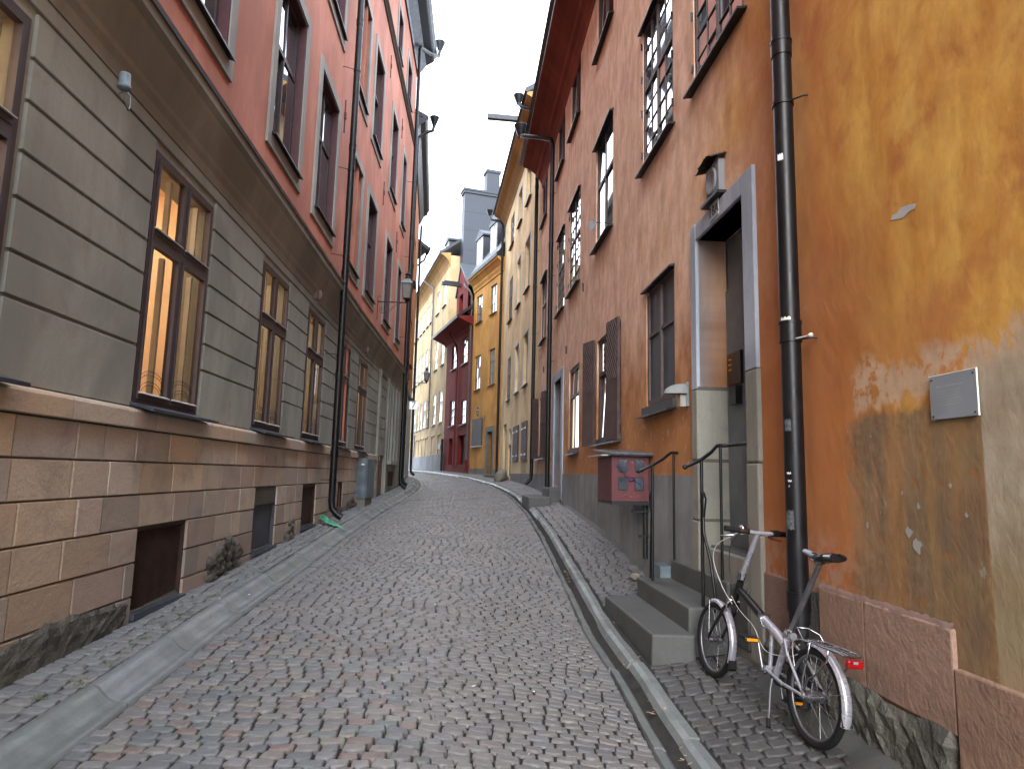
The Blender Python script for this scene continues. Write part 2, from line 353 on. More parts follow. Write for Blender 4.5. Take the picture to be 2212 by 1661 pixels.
def glass_clear(name, rough=.02):
    s = NT(name); t = s.t; t.nodes.remove(s.b); tr = s.n('ShaderNodeBsdfTransparent'); tr.inputs[0].default_value = (.93, .94, .93, 1)
    gl = s.n('ShaderNodeBsdfGlossy'); gl.inputs['Roughness'].default_value = rough; fr = s.n('ShaderNodeFresnel'); fr.inputs[0].default_value = 1.5
    mx = s.n('ShaderNodeMixShader'); s.l(s.math('MULTIPLY', fr.outputs[0], .85, clamp=True), mx.inputs[0]); s.l(tr.outputs[0], mx.inputs[1]); s.l(gl.outputs[0], mx.inputs[2])
    out = [n for n in t.nodes if n.type == 'OUTPUT_MATERIAL'][0]; s.l(mx.outputs[0], out.inputs[0]); return s.m
M['clear'] = glass_clear('clear_shop_glass')
M['curtain'] = simple('white_curtain', (.55, .53, .46), .9, .1, 0, .08, 3, 0)
M['roomw'] = simple('warm_room_wall', (.72, .58, .42), .9, .1, 0, .08, 1, 0)
M['roomd'] = simple('brown_room_furniture', (.10, .06, .045), .7, .2)
def emis(name, c, st):
    s = NT(name); s.color((.8, .8, .8)); s.b.inputs['Emission Color'].default_value = col4(c); s.b.inputs['Emission Strength'].default_value = st; return s.m
M['roomlamp'] = emis('ceiling_lamp_glow', (1, .78, .54), 8.0)
M['signglow'] = emis('lit_sign_face', (.92, .96, 1), .12)
M['litpane'] = emis('dim_lit_blind', (1, .62, .28), .12)
def lampglass():
    s = NT('frosted_lantern_glass', .45, .5); s.color((.20, .20, .18)); s.b.inputs['Alpha'].default_value = .8; return s.m
M['lampglass'] = lampglass()

# ------------------------------------------------------------------ ground surface
YS = [-12, 0, 3, 4, 5.2, 6.5, 8.2, 10.3, 13, 15, 18, 20, 23, 26, 28, 30.5, 33, 38, 45, 52, 70]
def wl_x(Y): 
    return float(np.interp(Y, [-12, 12.48, 21.02, 29.27, 40, 60, 70], [-1.71, -3.12, -3.478, -4.417, -9.65, -19.4, -24]))
def wr_x(Y):
    return float(np.interp(Y, [-12, 18.8, 28.47, 32.45, 37.86, 60, 70], [2.965, .758, -.447, -1.976, -3.785, -10.2, -13]))
def kl_x(Y):
    return float(np.interp(Y, [-12, 0, 3, 4, 5.1, 6.6, 9.8, 14.5, 20, 23, 26, 29, 33, 40, 60], [-1.45, -2.02, -2.17, -2.24, -2.34, -2.42, -2.62, -2.84, -3.05, -3.3, -3.75, -4.3, -5.7, -8.9, -18.6]))
def kr_x(Y):
    return float(np.interp(Y, [-12, 3, 4.1, 4.9, 6, 6.9, 7.6, 8.9, 10.5, 13.4, 17, 18.2, 20, 23, 28, 33, 38, 45, 60], [1.55, 1.08, 1.04, 1.02, .94, .91, .87, .80, .71, .56, .28, .13, -.08, -.5, -1.6, -3.0, -4.6, -6.9, -11.4]))
def zl(Y): return float(np.interp(Y, [-12, 0, 3.6, 4.9, 6.2, 7.5, 10.4, 12.7, 16.7, 21, 28, 34, 50, 70], [-.2, .22, .36, .41, .47, .53, .66, .75, .88, 1.06, 1.32, 1.52, 1.80, 2.0]))
def zr(Y): return float(np.interp(Y, [-12, 0, 3.3, 4.3, 6.0, 8.15, 10.2, 13, 18.7, 21.3, 24, 28.5, 32.5, 37.9, 49.6, 70], [-.3, .02, .17, .18, .31, .53, .72, .90, 1.11, 1.20, 1.27, 1.42, 1.49, 1.61, 1.75, 1.9]))
def zk(Y): return float(np.interp(Y, [-12, 0, 3, 4, 5, 6.6, 8, 10, 13, 18, 23, 28.5, 32.5, 38, 50, 70], [-.3, -.02, .10, .12, .16, .24, .40, .62, .82, 1.04, 1.2, 1.38, 1.46, 1.59, 1.74, 1.9]))
GW = .225
def gz(x, Y):
    a, b, c_, d = wl_x(Y), kl_x(Y), kr_x(Y), wr_x(Y); zL, zR = zl(Y), zr(Y); mid = (b + c_) / 2
    zK = zk(Y); mz = (zL + zK) / 2 - .03
    return float(np.interp(x, [a - 3, a, b, b + GW, mid, c_ - GW, c_, d, d + 3], [zL, zL, zL - .03, zL - .115, mz, zK - .085, zK - .005, zR, zR]))

mb = MB()
for i in range(90):                                              # joint bed under the paving, follows the same profile
    Y0, Y1 = -6 + i * .8, -6 + (i + 1) * .8
    def prof(Y): return [wl_x(Y) - .6, wl_x(Y), kl_x(Y), kl_x(Y) + GW, (kl_x(Y) + kr_x(Y)) / 2 - .5, (kl_x(Y) + kr_x(Y)) / 2 + .5, kr_x(Y) - GW, kr_x(Y), wr_x(Y), wr_x(Y) + .6]
    A, B = prof(Y0), prof(Y1)
    for j in range(len(A) - 1):
        mb.add([(A[j], Y0, gz(A[j], Y0) - .008), (A[j + 1], Y0, gz(A[j + 1], Y0) - .008), (B[j + 1], Y1, gz(B[j + 1], Y1) - .008), (B[j], Y1, gz(B[j], Y1) - .008)], [(0, 1, 2, 3)])
tag(mb.build('road_bed', M['soil']), kind='structure')
mb = MB(); mb.add([(-1500, -1500, -1.2), (1500, -1500, -1.2), (1500, 1500, -1.2), (-1500, 1500, -1.2)], [(0, 1, 2, 3)])
tag(mb.build('ground', M['farground']), kind='structure')

TINTS = [(1, .99, .98)] * 9 + [(1.08, 1.07, 1.05), (.88, .88, .89), (.92, .95, 1.0), (1.06, .96, .93), (.84, .86, .90), (1.03, 1.0, .93), (.95, .94, .95)]
def sett(mb, P, zt, col, rng, h=.019, inset=.0065):
    """one rounded stone: P four corners (x,y), zt z function"""
    cx = sum(p[0] for p in P) / 4; cy = sum(p[1] for p in P) / 4; V = []
    tz = rng.uniform(-.003, .003); tx = rng.uniform(-.022, .022); ty = rng.uniform(-.022, .022)
    for k, (hh, ins) in enumerate(((-.03, 0), (h * .45 - .012, .0), (h * .85 - .012, inset * .55), (h - .012, inset * 1.6))):
        for p in P:
            dx, dy = cx - p[0], cy - p[1]; L = math.hypot(dx, dy)
            x = p[0] + dx / L * ins; y = p[1] + dy / L * ins
            V.append((x, y, zt(x, y) + hh + (tz + (x - cx) * tx + (y - cy) * ty if k else 0)))
        fs = [(4 * k + j, 4 * k + (j + 1) % 4, 4 * k + 4 + (j + 1) % 4, 4 * k + 4 + j) for k in range(3) for j in range(4)]
    mb.add(V, fs, col, smooth=True); mb.add(V[12:16], [(0, 1, 2, 3)], col, smooth=False)
def pave(mb, xa, xb, y0, y1, pitch, wid, rng, wave=.05, blocked=None, tintf=None, slant=0.0):
    Y = y0
    while Y < y1:
        p = pitch * (1.0 if Y < 20 else 1.25) * rng.uniform(.94, 1.06); w0 = wid * (1 if Y < 20 else 1.3)
        a, b = xa(Y), xb(Y); x = a + rng.uniform(0, .02)
        off = rng.uniform(0, 6.28)
        while x < b - .03:
            w = w0 * rng.uniform(.8, 1.25)
            if b - (x + w) < .05: w = b - x
            g = .0062
            def yy(xx): return wave * math.sin(xx * 1.1 + Y * .23) + .012 * math.sin(xx * 5 + Y * 3.1) + slant * (xx - a)
            if not (blocked and blocked(x + w / 2, Y + p / 2)):
                j = lambda: rng.uniform(-.006, .006)
                P = [(x + g + j(), Y + yy(x) + g + j()), (x + w - g + j(), Y + yy(x + w) + g + j()), (x + w - g + j(), Y + p + yy(x + w) - g + j()), (x + g + j(), Y + p + yy(x) - g + j())]
                t = rng.choice(TINTS); k = rng.uniform(.88, 1.10); t = tuple(c * k for c in t)
                if tintf: t = tintf(x, Y, t, rng)
                sett(mb, P, gz, t, rng)
            x += w
        Y += p
rng = random.Random(3)
def tintroad(x, Y, t, r):
    # a repaired patch of mixed coloured stones on the near left side
    if Y < 5.2 and x < -.35 - (Y - 3) * .25 and r.random() < .55:
        return r.choice([(.66, .72, .80), (.82, .90, .98), (.98, .78, .70), (.86, .95, .95), (1.05, 1.0, .88), (.72, .76, .78), (.90, .82, .8), (.75, .84, .84)])
    return t
mb = MB(); pave(mb, lambda Y: kl_x(Y) + GW + .02, lambda Y: kr_x(Y) - GW - .02, 1.4, 56, .074, .108, rng, .07, None, tintroad)
tag(mb.build('road', M['granite']), kind='structure')
stepf = lambda x, Y: (RW.o[0] + 0 - .0717 * Y - x) < .70 and 5.05 < Y < 6.62 and (RW.o[0] - .0717 * Y - x) > -.3
mb = MB(); pave(mb, lambda Y: wl_x(Y) + .02, lambda Y: kl_x(Y) - .01, 1.4, 40, .086, .112, rng, .0, None, lambda x, Y, t, r: tuple(c * k for c, k in zip(t, (.92, .96, .97))), .1)
tag(mb.build('left_pavement', M['granite']), kind='structure')
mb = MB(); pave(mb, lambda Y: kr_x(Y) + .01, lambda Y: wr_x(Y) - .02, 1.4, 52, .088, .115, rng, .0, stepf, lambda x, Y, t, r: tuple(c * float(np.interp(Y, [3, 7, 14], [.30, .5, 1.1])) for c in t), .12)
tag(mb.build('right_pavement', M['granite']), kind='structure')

def gutter(name, kx, sgn, rng, ya, yb, prof, seglen=(.75, 1.35), smooth=True):
    """dressed channel stones laid end to end; prof: (across, z offset from pavement edge)"""
    mb = MB(); Y = ya
    while Y < yb:
        Ln = rng.uniform(*seglen); Y1 = min(Y + Ln, yb); k = rng.uniform(.86, 1.12); col = (k, k * rng.uniform(.98, 1.03), k * rng.uniform(.95, 1.03)); dz = rng.uniform(-.006, .006); dx = rng.uniform(-.008, .008)
        n = 4; V = []
        for i in range(n + 1):
            y = Y + .006 + (Y1 - Y - .012) * i / n
            for a, z in prof:
                zz = (zl(y) - .03) if sgn > 0 else zk(y) - .005
                edge = 0 if 0 < a < GW else rng.uniform(-.006, .006)
                V.append((kx(y) + sgn * a + dx + edge, y, zz + z + dz + (rng.uniform(-.002, .002))))
        m_ = len(prof); fs = [(i * m_ + j, i * m_ + j + 1, (i + 1) * m_ + j + 1, (i + 1) * m_ + j) for i in range(n) for j in range(m_ - 1)]
        fs += [tuple(range(m_))[::-1], tuple(range(n * m_, n * m_ + m_))]
        if sgn < 0: fs = [f[::-1] for f in fs]
        k0 = len(mb.c); mb.add(V, fs[:-2], col, smooth=smooth)
        for jf in range(len(fs) - 2):
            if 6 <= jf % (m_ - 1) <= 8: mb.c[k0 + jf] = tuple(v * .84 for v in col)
        mb.add(V, fs[-2:], col); Y = Y1
    return tag(mb.build(name, M['gutter']), kind='structure')
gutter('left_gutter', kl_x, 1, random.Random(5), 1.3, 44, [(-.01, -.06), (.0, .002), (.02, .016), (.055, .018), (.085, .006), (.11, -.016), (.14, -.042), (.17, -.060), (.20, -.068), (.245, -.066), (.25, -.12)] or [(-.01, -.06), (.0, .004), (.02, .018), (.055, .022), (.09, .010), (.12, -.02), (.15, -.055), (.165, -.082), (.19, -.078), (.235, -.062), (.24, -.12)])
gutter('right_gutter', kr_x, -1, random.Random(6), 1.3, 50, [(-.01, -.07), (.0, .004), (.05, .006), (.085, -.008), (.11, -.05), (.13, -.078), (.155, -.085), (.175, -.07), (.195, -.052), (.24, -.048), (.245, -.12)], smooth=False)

# ------------------------------------------------------------------ wall, window, door builders
def wallgrid(mb, fr, s0, s1, z0, z1, ops, depth=.14, n=0, step=None):
    ops = [o for o in ops if o[1] > s0 and o[0] < s1]
    ss = sorted(set([s0, s1] + [v for o in ops for v in o[:2] if s0 < v < s1])); zz = sorted(set([z0, z1] + [v for o in ops for v in o[2:4] if z0 < v < z1]))
    for i in range(len(ss) - 1):
        for j in range(len(zz) - 1):
            a, b, c_, d = ss[i], ss[i + 1], zz[j], zz[j + 1]
            if any(o[0] <= (a + b) / 2 <= o[1] and o[2] <= (c_ + d) / 2 <= o[3] for o in ops): continue
            mb.quad(fr, [(a, n, c_), (b, n, c_), (b, n, d), (a, n, d)])
    for o in ops:
        a, b, c_, d = o[:4]; e = o[4] if len(o) > 4 else depth
        mb.quad(fr, [(a, n, c_), (a, n - e, c_), (a, n - e, d), (a, n, d)]); mb.quad(fr, [(b, n, c_), (b, n - e, c_), (b, n - e, d), (b, n, d)])
        mb.quad(fr, [(a, n, d), (b, n, d), (b, n - e, d), (a, n - e, d)]); mb.quad(fr, [(a, n, c_), (b, n, c_), (b, n - e, c_), (a, n - e, c_)])
def sash(fr, o, n, parent, mat, cols=2, rows=1, trans=None, fw=.055, mw=.014, glass='glass', name='window', topr=None, pan=.012, curtain=None):
    """window: frame ring, mullions, glazing bars, pane; o = (s0,s1,z0,z1); n = plane of the frame face"""
    a, b, c_, d = o; mb = MB(); t = .045
    mb.box(fr, a, a + fw, n - t, n, c_, d); mb.box(fr, b - fw, b, n - t, n, c_, d)
    mb.box(fr, a + fw, b - fw, n - t, n, d - fw, d); mb.box(fr, a + fw, b - fw, n - t, n, c_, c_ + fw)
    zs = [c_ + fw, d - fw]
    if trans: mb.box(fr, a + fw, b - fw, n - t, n + .004, trans - .03, trans + .03); zs = [c_ + fw, trans - .035, trans + .035, d - fw]
    mid = (a + b) / 2
    if cols >= 2:
        for k in range(0, len(zs), 2): mb.box(fr, mid - .022, mid + .022, n - t + .002, n + .002, zs[k], zs[k + 1])
    for k in range(0, len(zs), 2):                               # glazing bars
        zb, zt = zs[k], zs[k + 1]; nr = rows if (k == 0 or topr is None) else topr
        for r in range(1, nr):
            z = zb + (zt - zb) * r / nr; mb.box(fr, a + fw, b - fw, n - .020, n - .006, z - mw / 2, z + mw / 2)
        if cols == 4:
            for q_ in (a + fw + (mid - a - fw) * .5, mid + (b - fw - mid) * .5): mb.box(fr, q_ - mw / 2, q_ + mw / 2, n - .021, n - .005, zb, zt)
    w = mb.build(name, mat, parent)
    g = MB(); rp = random.Random(int(a * 997 + d * 131)); xs = [a + fw * .5, mid, b - fw * .5] if cols != 4 else [a + fw * .5, a + fw + (mid - a - fw) * .5, mid, mid + (b - fw - mid) * .5, b - fw * .5]
    if cols == 1: xs = [a + fw * .5, b - fw * .5]
    for i in range(len(xs) - 1):
        for k in range(0, len(zs), 2):
            zb, zt = zs[k], zs[k + 1]; nr = rows if (k == 0 or topr is None) else topr
            for r in range(nr):
                z0, z1 = zb - .012 + (zt - zb + .024) * r / nr, zb - .012 + (zt - zb + .024) * (r + 1) / nr; tx = rp.uniform(-.012, .012) * (xs[i + 1] - xs[i]); tz = rp.uniform(-.004, .030) * (z1 - z0); n_ = n - .013
                g.quad(fr, [(xs[i], n_ - tx, z0), (xs[i + 1], n_ + tx, z0), (xs[i + 1], n_ + tx - tz, z1), (xs[i], n_ - tx - tz, z1)])
    g.build('pane', M[glass], w)
    return w
def sillbox(fr, a, b, z, w, mat, out=.09, drop=.035, th=.018, lip=.02, n0=-.04):
    mb = MB(); mb.prism(fr, [(n0, z), (out, z - drop), (out, z - drop - lip), (out - .008, z - drop - lip), (out - .008, z - drop - th), (n0, z - th)], a, b)
    return mb.build('sill', mat, w)
def pipe_down(fr, s, n, z0, z1, r, parent, mat, brackets=(), joints=(), foot=True, head=None, name='drainpipe', lean=0):
    mb = MB(); P = []
    if foot: P += [fr.p(s, n + .17, z0 + .02), fr.p(s, n + .09, z0 + .07), fr.p(s, n + .015, z0 + .16), fr.p(s, n, z0 + .28)]
    else: P += [fr.p(s, n, z0)]
    P += [fr.p(s, n, z1)]
    if head: P += [fr.p(*h) for h in head]
    mb.tube(P, r, 14)
    for z in joints: mb.tube([fr.p(s, n, z - .05), fr.p(s, n, z + .05)], r * 1.10, 14); mb.tube([fr.p(s, n, z + .045), fr.p(s, n, z + .06)], r * 1.16, 14)
    o = mb.build(name, mat, parent)
    for z in brackets:
        k = MB(); k.tube([fr.p(s, n, z - .012), fr.p(s, n, z + .012)], r * 1.12, 14); k.tube([fr.p(s - r * .9, n - .02, z), fr.p(s - r * 2.1, n * .2, z), fr.p(s - r * 2.1, -.03, z)], .006, 6)
        k.build('bracket', mat, o)
    return o
def hopper(fr, s, n, z, parent, mat, k=1.0):
    mb = MB(); mb.lathe(fr.p(s, n, z), (0, 0, 1), [(.055 * k, -.02), (.06 * k, .0), (.15 * k, .24 * k), (.155 * k, .26 * k), (.14 * k, .26 * k), (.05 * k, .02)], 12); return mb.build('hopper_head', mat, parent)
def zb(fr, s, side):
    p = fr.p(s, 0, 0); return zl(p[1]) if side == 'L' else zr(p[1])
def volume(parent, fr, s0, s1, depth, z0, z1, mat, roofmat=None, rise=0, n0=-.5, name='rear_walls'):
    """sides, back and a pitched roof so that the house is solid from other places"""
    mb = MB(); mb.box(fr, s0, s1, -depth, n0, z0, z1); mb.build(name, mat, parent)
    for e in (s0, s1 - .02):
        k = MB(); k.box(fr, e, e + .02, n0, -.0015, z0, z1); k.build('side_wall', mat, parent)
    return

# ================================================================== LEFT HOUSE: grey ground floor, pink upper storeys
P0 = L1.p(6, 0, .4)
left = thing('town_house', P0, 'pink-red plaster house with grey grooved ground floor and sandstone base on the left', 'house')
gwin = [(L1, -.6, .55), (L1, 2.10, 3.27), (L1, 4.70, 5.80), (L1, 7.27, 8.35), (L1, 9.38, 10.50), (L1, 11.70, 12.46 + .34), (L2, 1.12, 2.22)]
GZ0, GZ1, GTR = 1.945, 3.835, 3.175
ops1 = [(a, b, GZ0, GZ1, .30) for f, a, b in gwin if f is L1 and b < 12.5]
ops2 = [(1.12, 2.22, GZ0, GZ1, .30), (4.05, 5.30, .45, 3.98, .06), (5.75, 7.6, 1.9, 3.85, .12)]
# grooved plaster: courses as separate raised bands over a dark recess
GR = [1.90, 2.345, 2.58, 2.865, 3.115, 3.395, 3.635, 3.90, 4.02]
mb = MB()
def band(fr, s0, s1, ops):
    wallgrid(mb, fr, s0, s1, 1.89, 4.03, ops, n=-.022)
    for i in range(len(GR) - 1):
        z0, z1 = GR[i] + .011, GR[i + 1] - .011
        cuts = sorted([(o[0] - .035, o[1] + .035) for o in ops if o[2] < z1 and o[3] > z0]); x = s0
        for a, b in cuts + [(s1, s1)]:
            if a > x + .02: mb.prism(fr, [(-.022, z0), (-.004, z0), (0, z0 + .004), (0, z1 - .004), (-.004, z1), (-.022, z1)], x, min(a, s1))
            x = max(x, b)
band(L1, -6, 12.5, ops1 + [(11.70, 12.5, GZ0, GZ1, .30)]); band(L2, 0, 3.75, ops2 + [(-.01, .34, GZ0, GZ1, .30)])
mb.build('grooved_plaster', M['greyp'], left)
mb = MB(); wallgrid(mb, L2, 3.75, 8.55, .4, 4.03, ops2); mb.build('entrance_wall', M['greyp'], left)
# upper wall openings
US = [(L1, 2.2, 3.6), (L1, 4.55, 5.88), (L1, 6.98, 8.41), (L1, 9.06, 10.55), (L1, 11.5, 12.49), (L2, .98, 2.38), (L2, 3.65, 5.00), (L2, 6.0, 7.05)]
ROWS = [(5.10, 7.55), (8.55, 11.0)]
mbw = MB(); opsU1 = []; opsU2 = []
TW = .145
def trimwin(fr, a, b, z0, z1, cut=False, top=True):
    ia, ib = a + TW, (b - TW if not cut else b + .37); op = (ia, ib, z0 + TW * 1.25, z1 - TW, .16)
    t = MB(); t.box(fr, a, b if not cut else 12.5, -.02, .028, z0, op[2]); e = b if not cut else 12.5
    t.box(fr, a, e, -.02, .028, op[3], z1); t.box(fr, a, ia, -.02, .028, op[2], op[3])
    if not cut: t.box(fr, ib, b, -.02, .028, op[2], op[3])
    tr = t.build('window_trim', M['trimgrey'], left)
    if cut: return op
    k = MB()
    k.box(fr, ia + .001, ia + .03, -.155, .012, op[2] + .02, op[3]); k.box(fr, ib - .03, ib - .001, -.155, .012, op[2] + .02, op[3]); k.box(fr, ia + .03, ib - .03, -.155, .012, op[3] - .03, op[3] - .001)
    w = sash(fr, (ia + .03, ib - .03, op[2] + .01, op[3] - .03), -.085, left, M['frame'], 2, 1, op[2] + (op[3] - op[2]) * .60, .05)
    k.build('lining', M['jambred'], w)
    sillbox(fr, ia - .03, ib + .03, op[2] + .012, w, M['sill'], .085, .03)
    return op
for fr, a, b in US:
    for r, (z0, z1) in enumerate(ROWS):
        if fr is L1 and b > 12.4:
            op = (a + TW, 12.5, z0 + TW * 1.25, z1 - TW, .16); opsU1.append(op); opsU2.append((-.0, .35, op[2], op[3], .16))
            t = MB(); t.box(L1, a, 12.5, -.02, .028, z0, op[2]); t.box(L1, a, 12.5, -.02, .028, op[3], z1); t.box(L1, a, a + TW, -.02, .028, op[2], op[3])
            t.box(L2, 0, .5, -.02, .028, z0, op[2]); t.box(L2, 0, .5, -.02, .028, op[3], z1); t.box(L2, .35, .5, -.02, .028, op[2], op[3]); t.build('window_trim', M['trimgrey'], left)
            w = sash(L1, (a + TW + .02, 12.68, op[2], op[3]), -.085, left, M['frame'], 2, 1, op[2] + (op[3] - op[2]) * .60, .05); sillbox(L1, a + TW - .03, 12.8, op[2] + .012, w, M['sill'], .085, .03)
            continue
        op = trimwin(fr, a, b, z0, z1); (opsU1 if fr is L1 else opsU2).append(op)
for a, b in ((3.85, 4.95), (6.05, 7.3), (.9, 2.1)):
    opsU2.append(trimwin(L2, a, b, 12.55, 14.12))
for a, b in ((9.2, 10.4), (7, 8.2), (4.6, 5.8)):
    opsU1.append(trimwin(L1, a, b, 12.55, 14.12))
mb = MB(); wallgrid(mb, L1, -6, 12.5, 4.55, 15.0, opsU1, .16); wallgrid(mb, L2, 0, 8.55, 4.55, 15.0, opsU2, .16); mb.build('upper_wall', M['pink'], left)
# cornice above the ground floor, coping below it
CP = [(-.03, 4.02), (.0, 4.02), (.012, 4.10), (.04, 4.14), (.045, 4.18), (.085, 4.24), (.16, 4.36), (.165, 4.40), (.21, 4.43), (.215, 4.52), (.20, 4.535), (0.0, 4.60), (-.03, 4.60)]
for fr, a, b in ((L1, -6, 12.5), (L2, -.004, 8.6)):
    k = MB(); k.prism(fr, CP, a, b); k.build('cornice', M['cornicel'], left)
    k = MB(); k.prism(fr, [(.228, 4.536), (.224, 4.50), (.229, 4.50), (.234, 4.542), (.0, 4.622), (.0, 4.612)], a, b); k.build('cornice_flashing', M['sill'], left)
for fr, a, b in ((L1, -6, 12.5), (L2, 0, 8.6)):
    k = MB(); k.prism(fr, [(-.02, 12.28), (.03, 12.28), (.06, 12.32), (.10, 12.36), (.10, 12.42), (0, 12.46), (-.02, 12.46)], a, b); k.build('string_course', M['cornice'], left)
    k = MB(); k.prism(fr, [(-.02, 14.8), (.05, 14.8), (.08, 14.9), (.15, 15.0), (.30, 15.22), (.52, 15.36), (.56, 15.40), (.56, 15.50), (-.02, 15.58)], a, b); k.build('eaves_cornice', M['roof'], left)
    k = MB(); k.prism(fr, [(.66, 15.62), (.58, 15.48), (.56, 15.52), (-5.0, 18.4), (-5.0, 18.5)], a, b + .05); k.build('roof', M['roof'], left)
# sandstone base of separate blocks
rb = random.Random(11); mb = MB()
grl = [(L1, 4.86, 5.70, .47, 1.05), (L1, 7.43, 8.27, .60, 1.11), (L1, 9.52, 10.34, .70, 1.26), (L1, 12.02, 12.49, .84, 1.26)]
SC = [(1.0, .98, .95), (1.05, .98, .88), (1.0, .92, .90), (.86, .84, .86), (1.08, .96, .80), (.92, .82, .80), (.80, .80, .80), (1.08, 1.03, .96), (.9, .9, .86), (1.02, .88, .72)]
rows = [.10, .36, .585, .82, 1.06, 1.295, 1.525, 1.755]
for fr, s0, s1 in ((L1, -6, 12.5), (L2, 0, 3.8)):
    for r in range(len(rows) - 1):
        z0, z1 = rows[r], rows[r + 1]; x = s0
        if z1 < zb(fr, s1, 'L') - .3 and fr is L2: continue
        while x < s1 - .02:
            w = rb.uniform(.26, .62); 
            if s1 - (x + w) < .12: w = s1 - x
            e = x + w
            for g in grl:
                if fr is g[0] and g[3] < z1 - .03 and g[4] > z0 + .03:
                    if x < g[1] < e: e = g[1]
                    elif g[1] - .001 <= x < g[2]: e = g[2]
            inop = any(fr is g[0] and g[1] - .01 <= (x + e) / 2 <= g[2] + .01 and g[3] < z1 - .03 and g[4] > z0 + .03 for g in grl)
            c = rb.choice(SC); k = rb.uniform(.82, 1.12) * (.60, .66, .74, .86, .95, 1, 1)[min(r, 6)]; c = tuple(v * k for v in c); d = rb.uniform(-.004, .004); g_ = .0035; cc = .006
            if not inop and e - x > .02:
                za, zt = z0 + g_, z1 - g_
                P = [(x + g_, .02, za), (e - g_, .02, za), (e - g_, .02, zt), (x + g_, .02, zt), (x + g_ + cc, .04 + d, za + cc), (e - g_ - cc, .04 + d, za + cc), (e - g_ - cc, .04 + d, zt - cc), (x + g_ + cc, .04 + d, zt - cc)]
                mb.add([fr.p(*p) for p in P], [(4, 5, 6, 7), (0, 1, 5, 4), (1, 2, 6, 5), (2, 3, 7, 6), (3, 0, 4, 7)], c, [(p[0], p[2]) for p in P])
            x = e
    mbed = MB(); wallgrid(mbed, fr, s0, s1, -.5, 1.76, [(g[1], g[2], g[3], g[4], .1) for g in grl if g[0] is fr], n=.021); mbed.build('mortar_bed', M['cornice'], left)
    x = s0                                                        # coping stones
    while x < s1:
        e = min(x + rb.uniform(.3, .75), s1); c = rb.choice(SC); k = rb.uniform(.85, 1.08); c = tuple(v * k for v in c)
        P = [(0, 1.758), (.072, 1.758), (.076, 1.762), (.076, 1.868), (.066, 1.885), (0, 1.905)]
        n = len(P); V = [fr.p(x + .003, a, z) for a, z in P] + [fr.p(e - .003, a, z) for a, z in P]
        mb.add(V, [(i, (i + 1) % n, n + (i + 1) % n, n + i) for i in range(n)] + [tuple(range(n))[::-1], tuple(range(n, 2 * n))], c, [(x, z) for a, z in P] + [(e, z) for a, z in P]); x = e
mb.build('stone_base', M['sand'], left)
# rough rock showing at the foot
def rubble(name, fr, s0, s1, z0, z1f, n, parent, seed, cell=.12, amp=.05, mat='rock', label=None):
    r = random.Random(seed); mb = MB(); ns = max(2, int((s1 - s0) / cell * 2)); nz = 7; G = []
    for i in range(ns + 1):
        s = s0 + (s1 - s0) * i / ns; top = z1f(s) + r.uniform(-.012, .012); base = z0(s)
        G.append([fr.p(s + r.uniform(-.02, .02), (n if 0 < i < ns else -.01) + (r.uniform(-amp, amp) * .6 if 0 < i < ns and j < nz else 0) * 1.0 - (.02 if j == nz else 0), base + (top - base) * j / nz) for j in range(nz + 1)])
    V = [v for c in G for v in c]; fs = [(i * (nz + 1) + j, (i + 1) * (nz + 1) + j, (i + 1) * (nz + 1) + j + 1, i * (nz + 1) + j + 1) for i in range(ns) for j in range(nz)]
    for f in fs: k = r.uniform(.6, 1.3); mb.add([V[q_] for q_ in f], [(0, 1, 2, 3)], (k, k, k * .97), smooth=False)
    o = mb.build(name, M[mat], parent); return o
rubble('foot_rock', L1, 2.2, 4.84, lambda s: zb(L1, s, 'L') - .08, lambda s: .60 + .02 * math.sin(s * 5), .050, left, 2, amp=.012)
def stones(name, fr, s0, s1, z0, z1, parent, seed, cnt=46, rr=(.03, .075)):
    r = random.Random(seed); mb = MB()
    for _ in range(cnt):
        s = r.uniform(s0, s1); t = (s - s0) / (s1 - s0); zt = z1 - abs(t - .55) * .3; z = r.uniform(z0(s), max(z0(s) + .04, zt)); R = r.uniform(*rr)
        prof = [(R * .02, -R * .8), (R * .55, -R * .62), (R * .95, -R * .2), (R, R * .15), (R * .7, R * .6), (R * .02, R * .8)]
        k = r.uniform(.5, 1.5); mb.lathe(fr.p(s, .035, z), (r.uniform(-1, 1), r.uniform(-1, 1), r.uniform(-1, 1)), prof, 7, (k, k * .9, k * .86), smooth=False)
    return mb.build(name, M['rock'], parent)
stones('exposed_rubble', L1, 6.22, 7.02, lambda s: zb(L1, s, 'L') - .02, .83, left, 4, 95, (.03, .07))
stones('exposed_rubble', L1, 8.72, 9.12, lambda s: zb(L1, s, 'L') - .02, .86, left, 5, 30, (.03, .06))
stones('exposed_rubble', L2, .35, 1.25, lambda s: zb(L2, s, 'L') - .02, .98, left, 6, 40, (.03, .06))
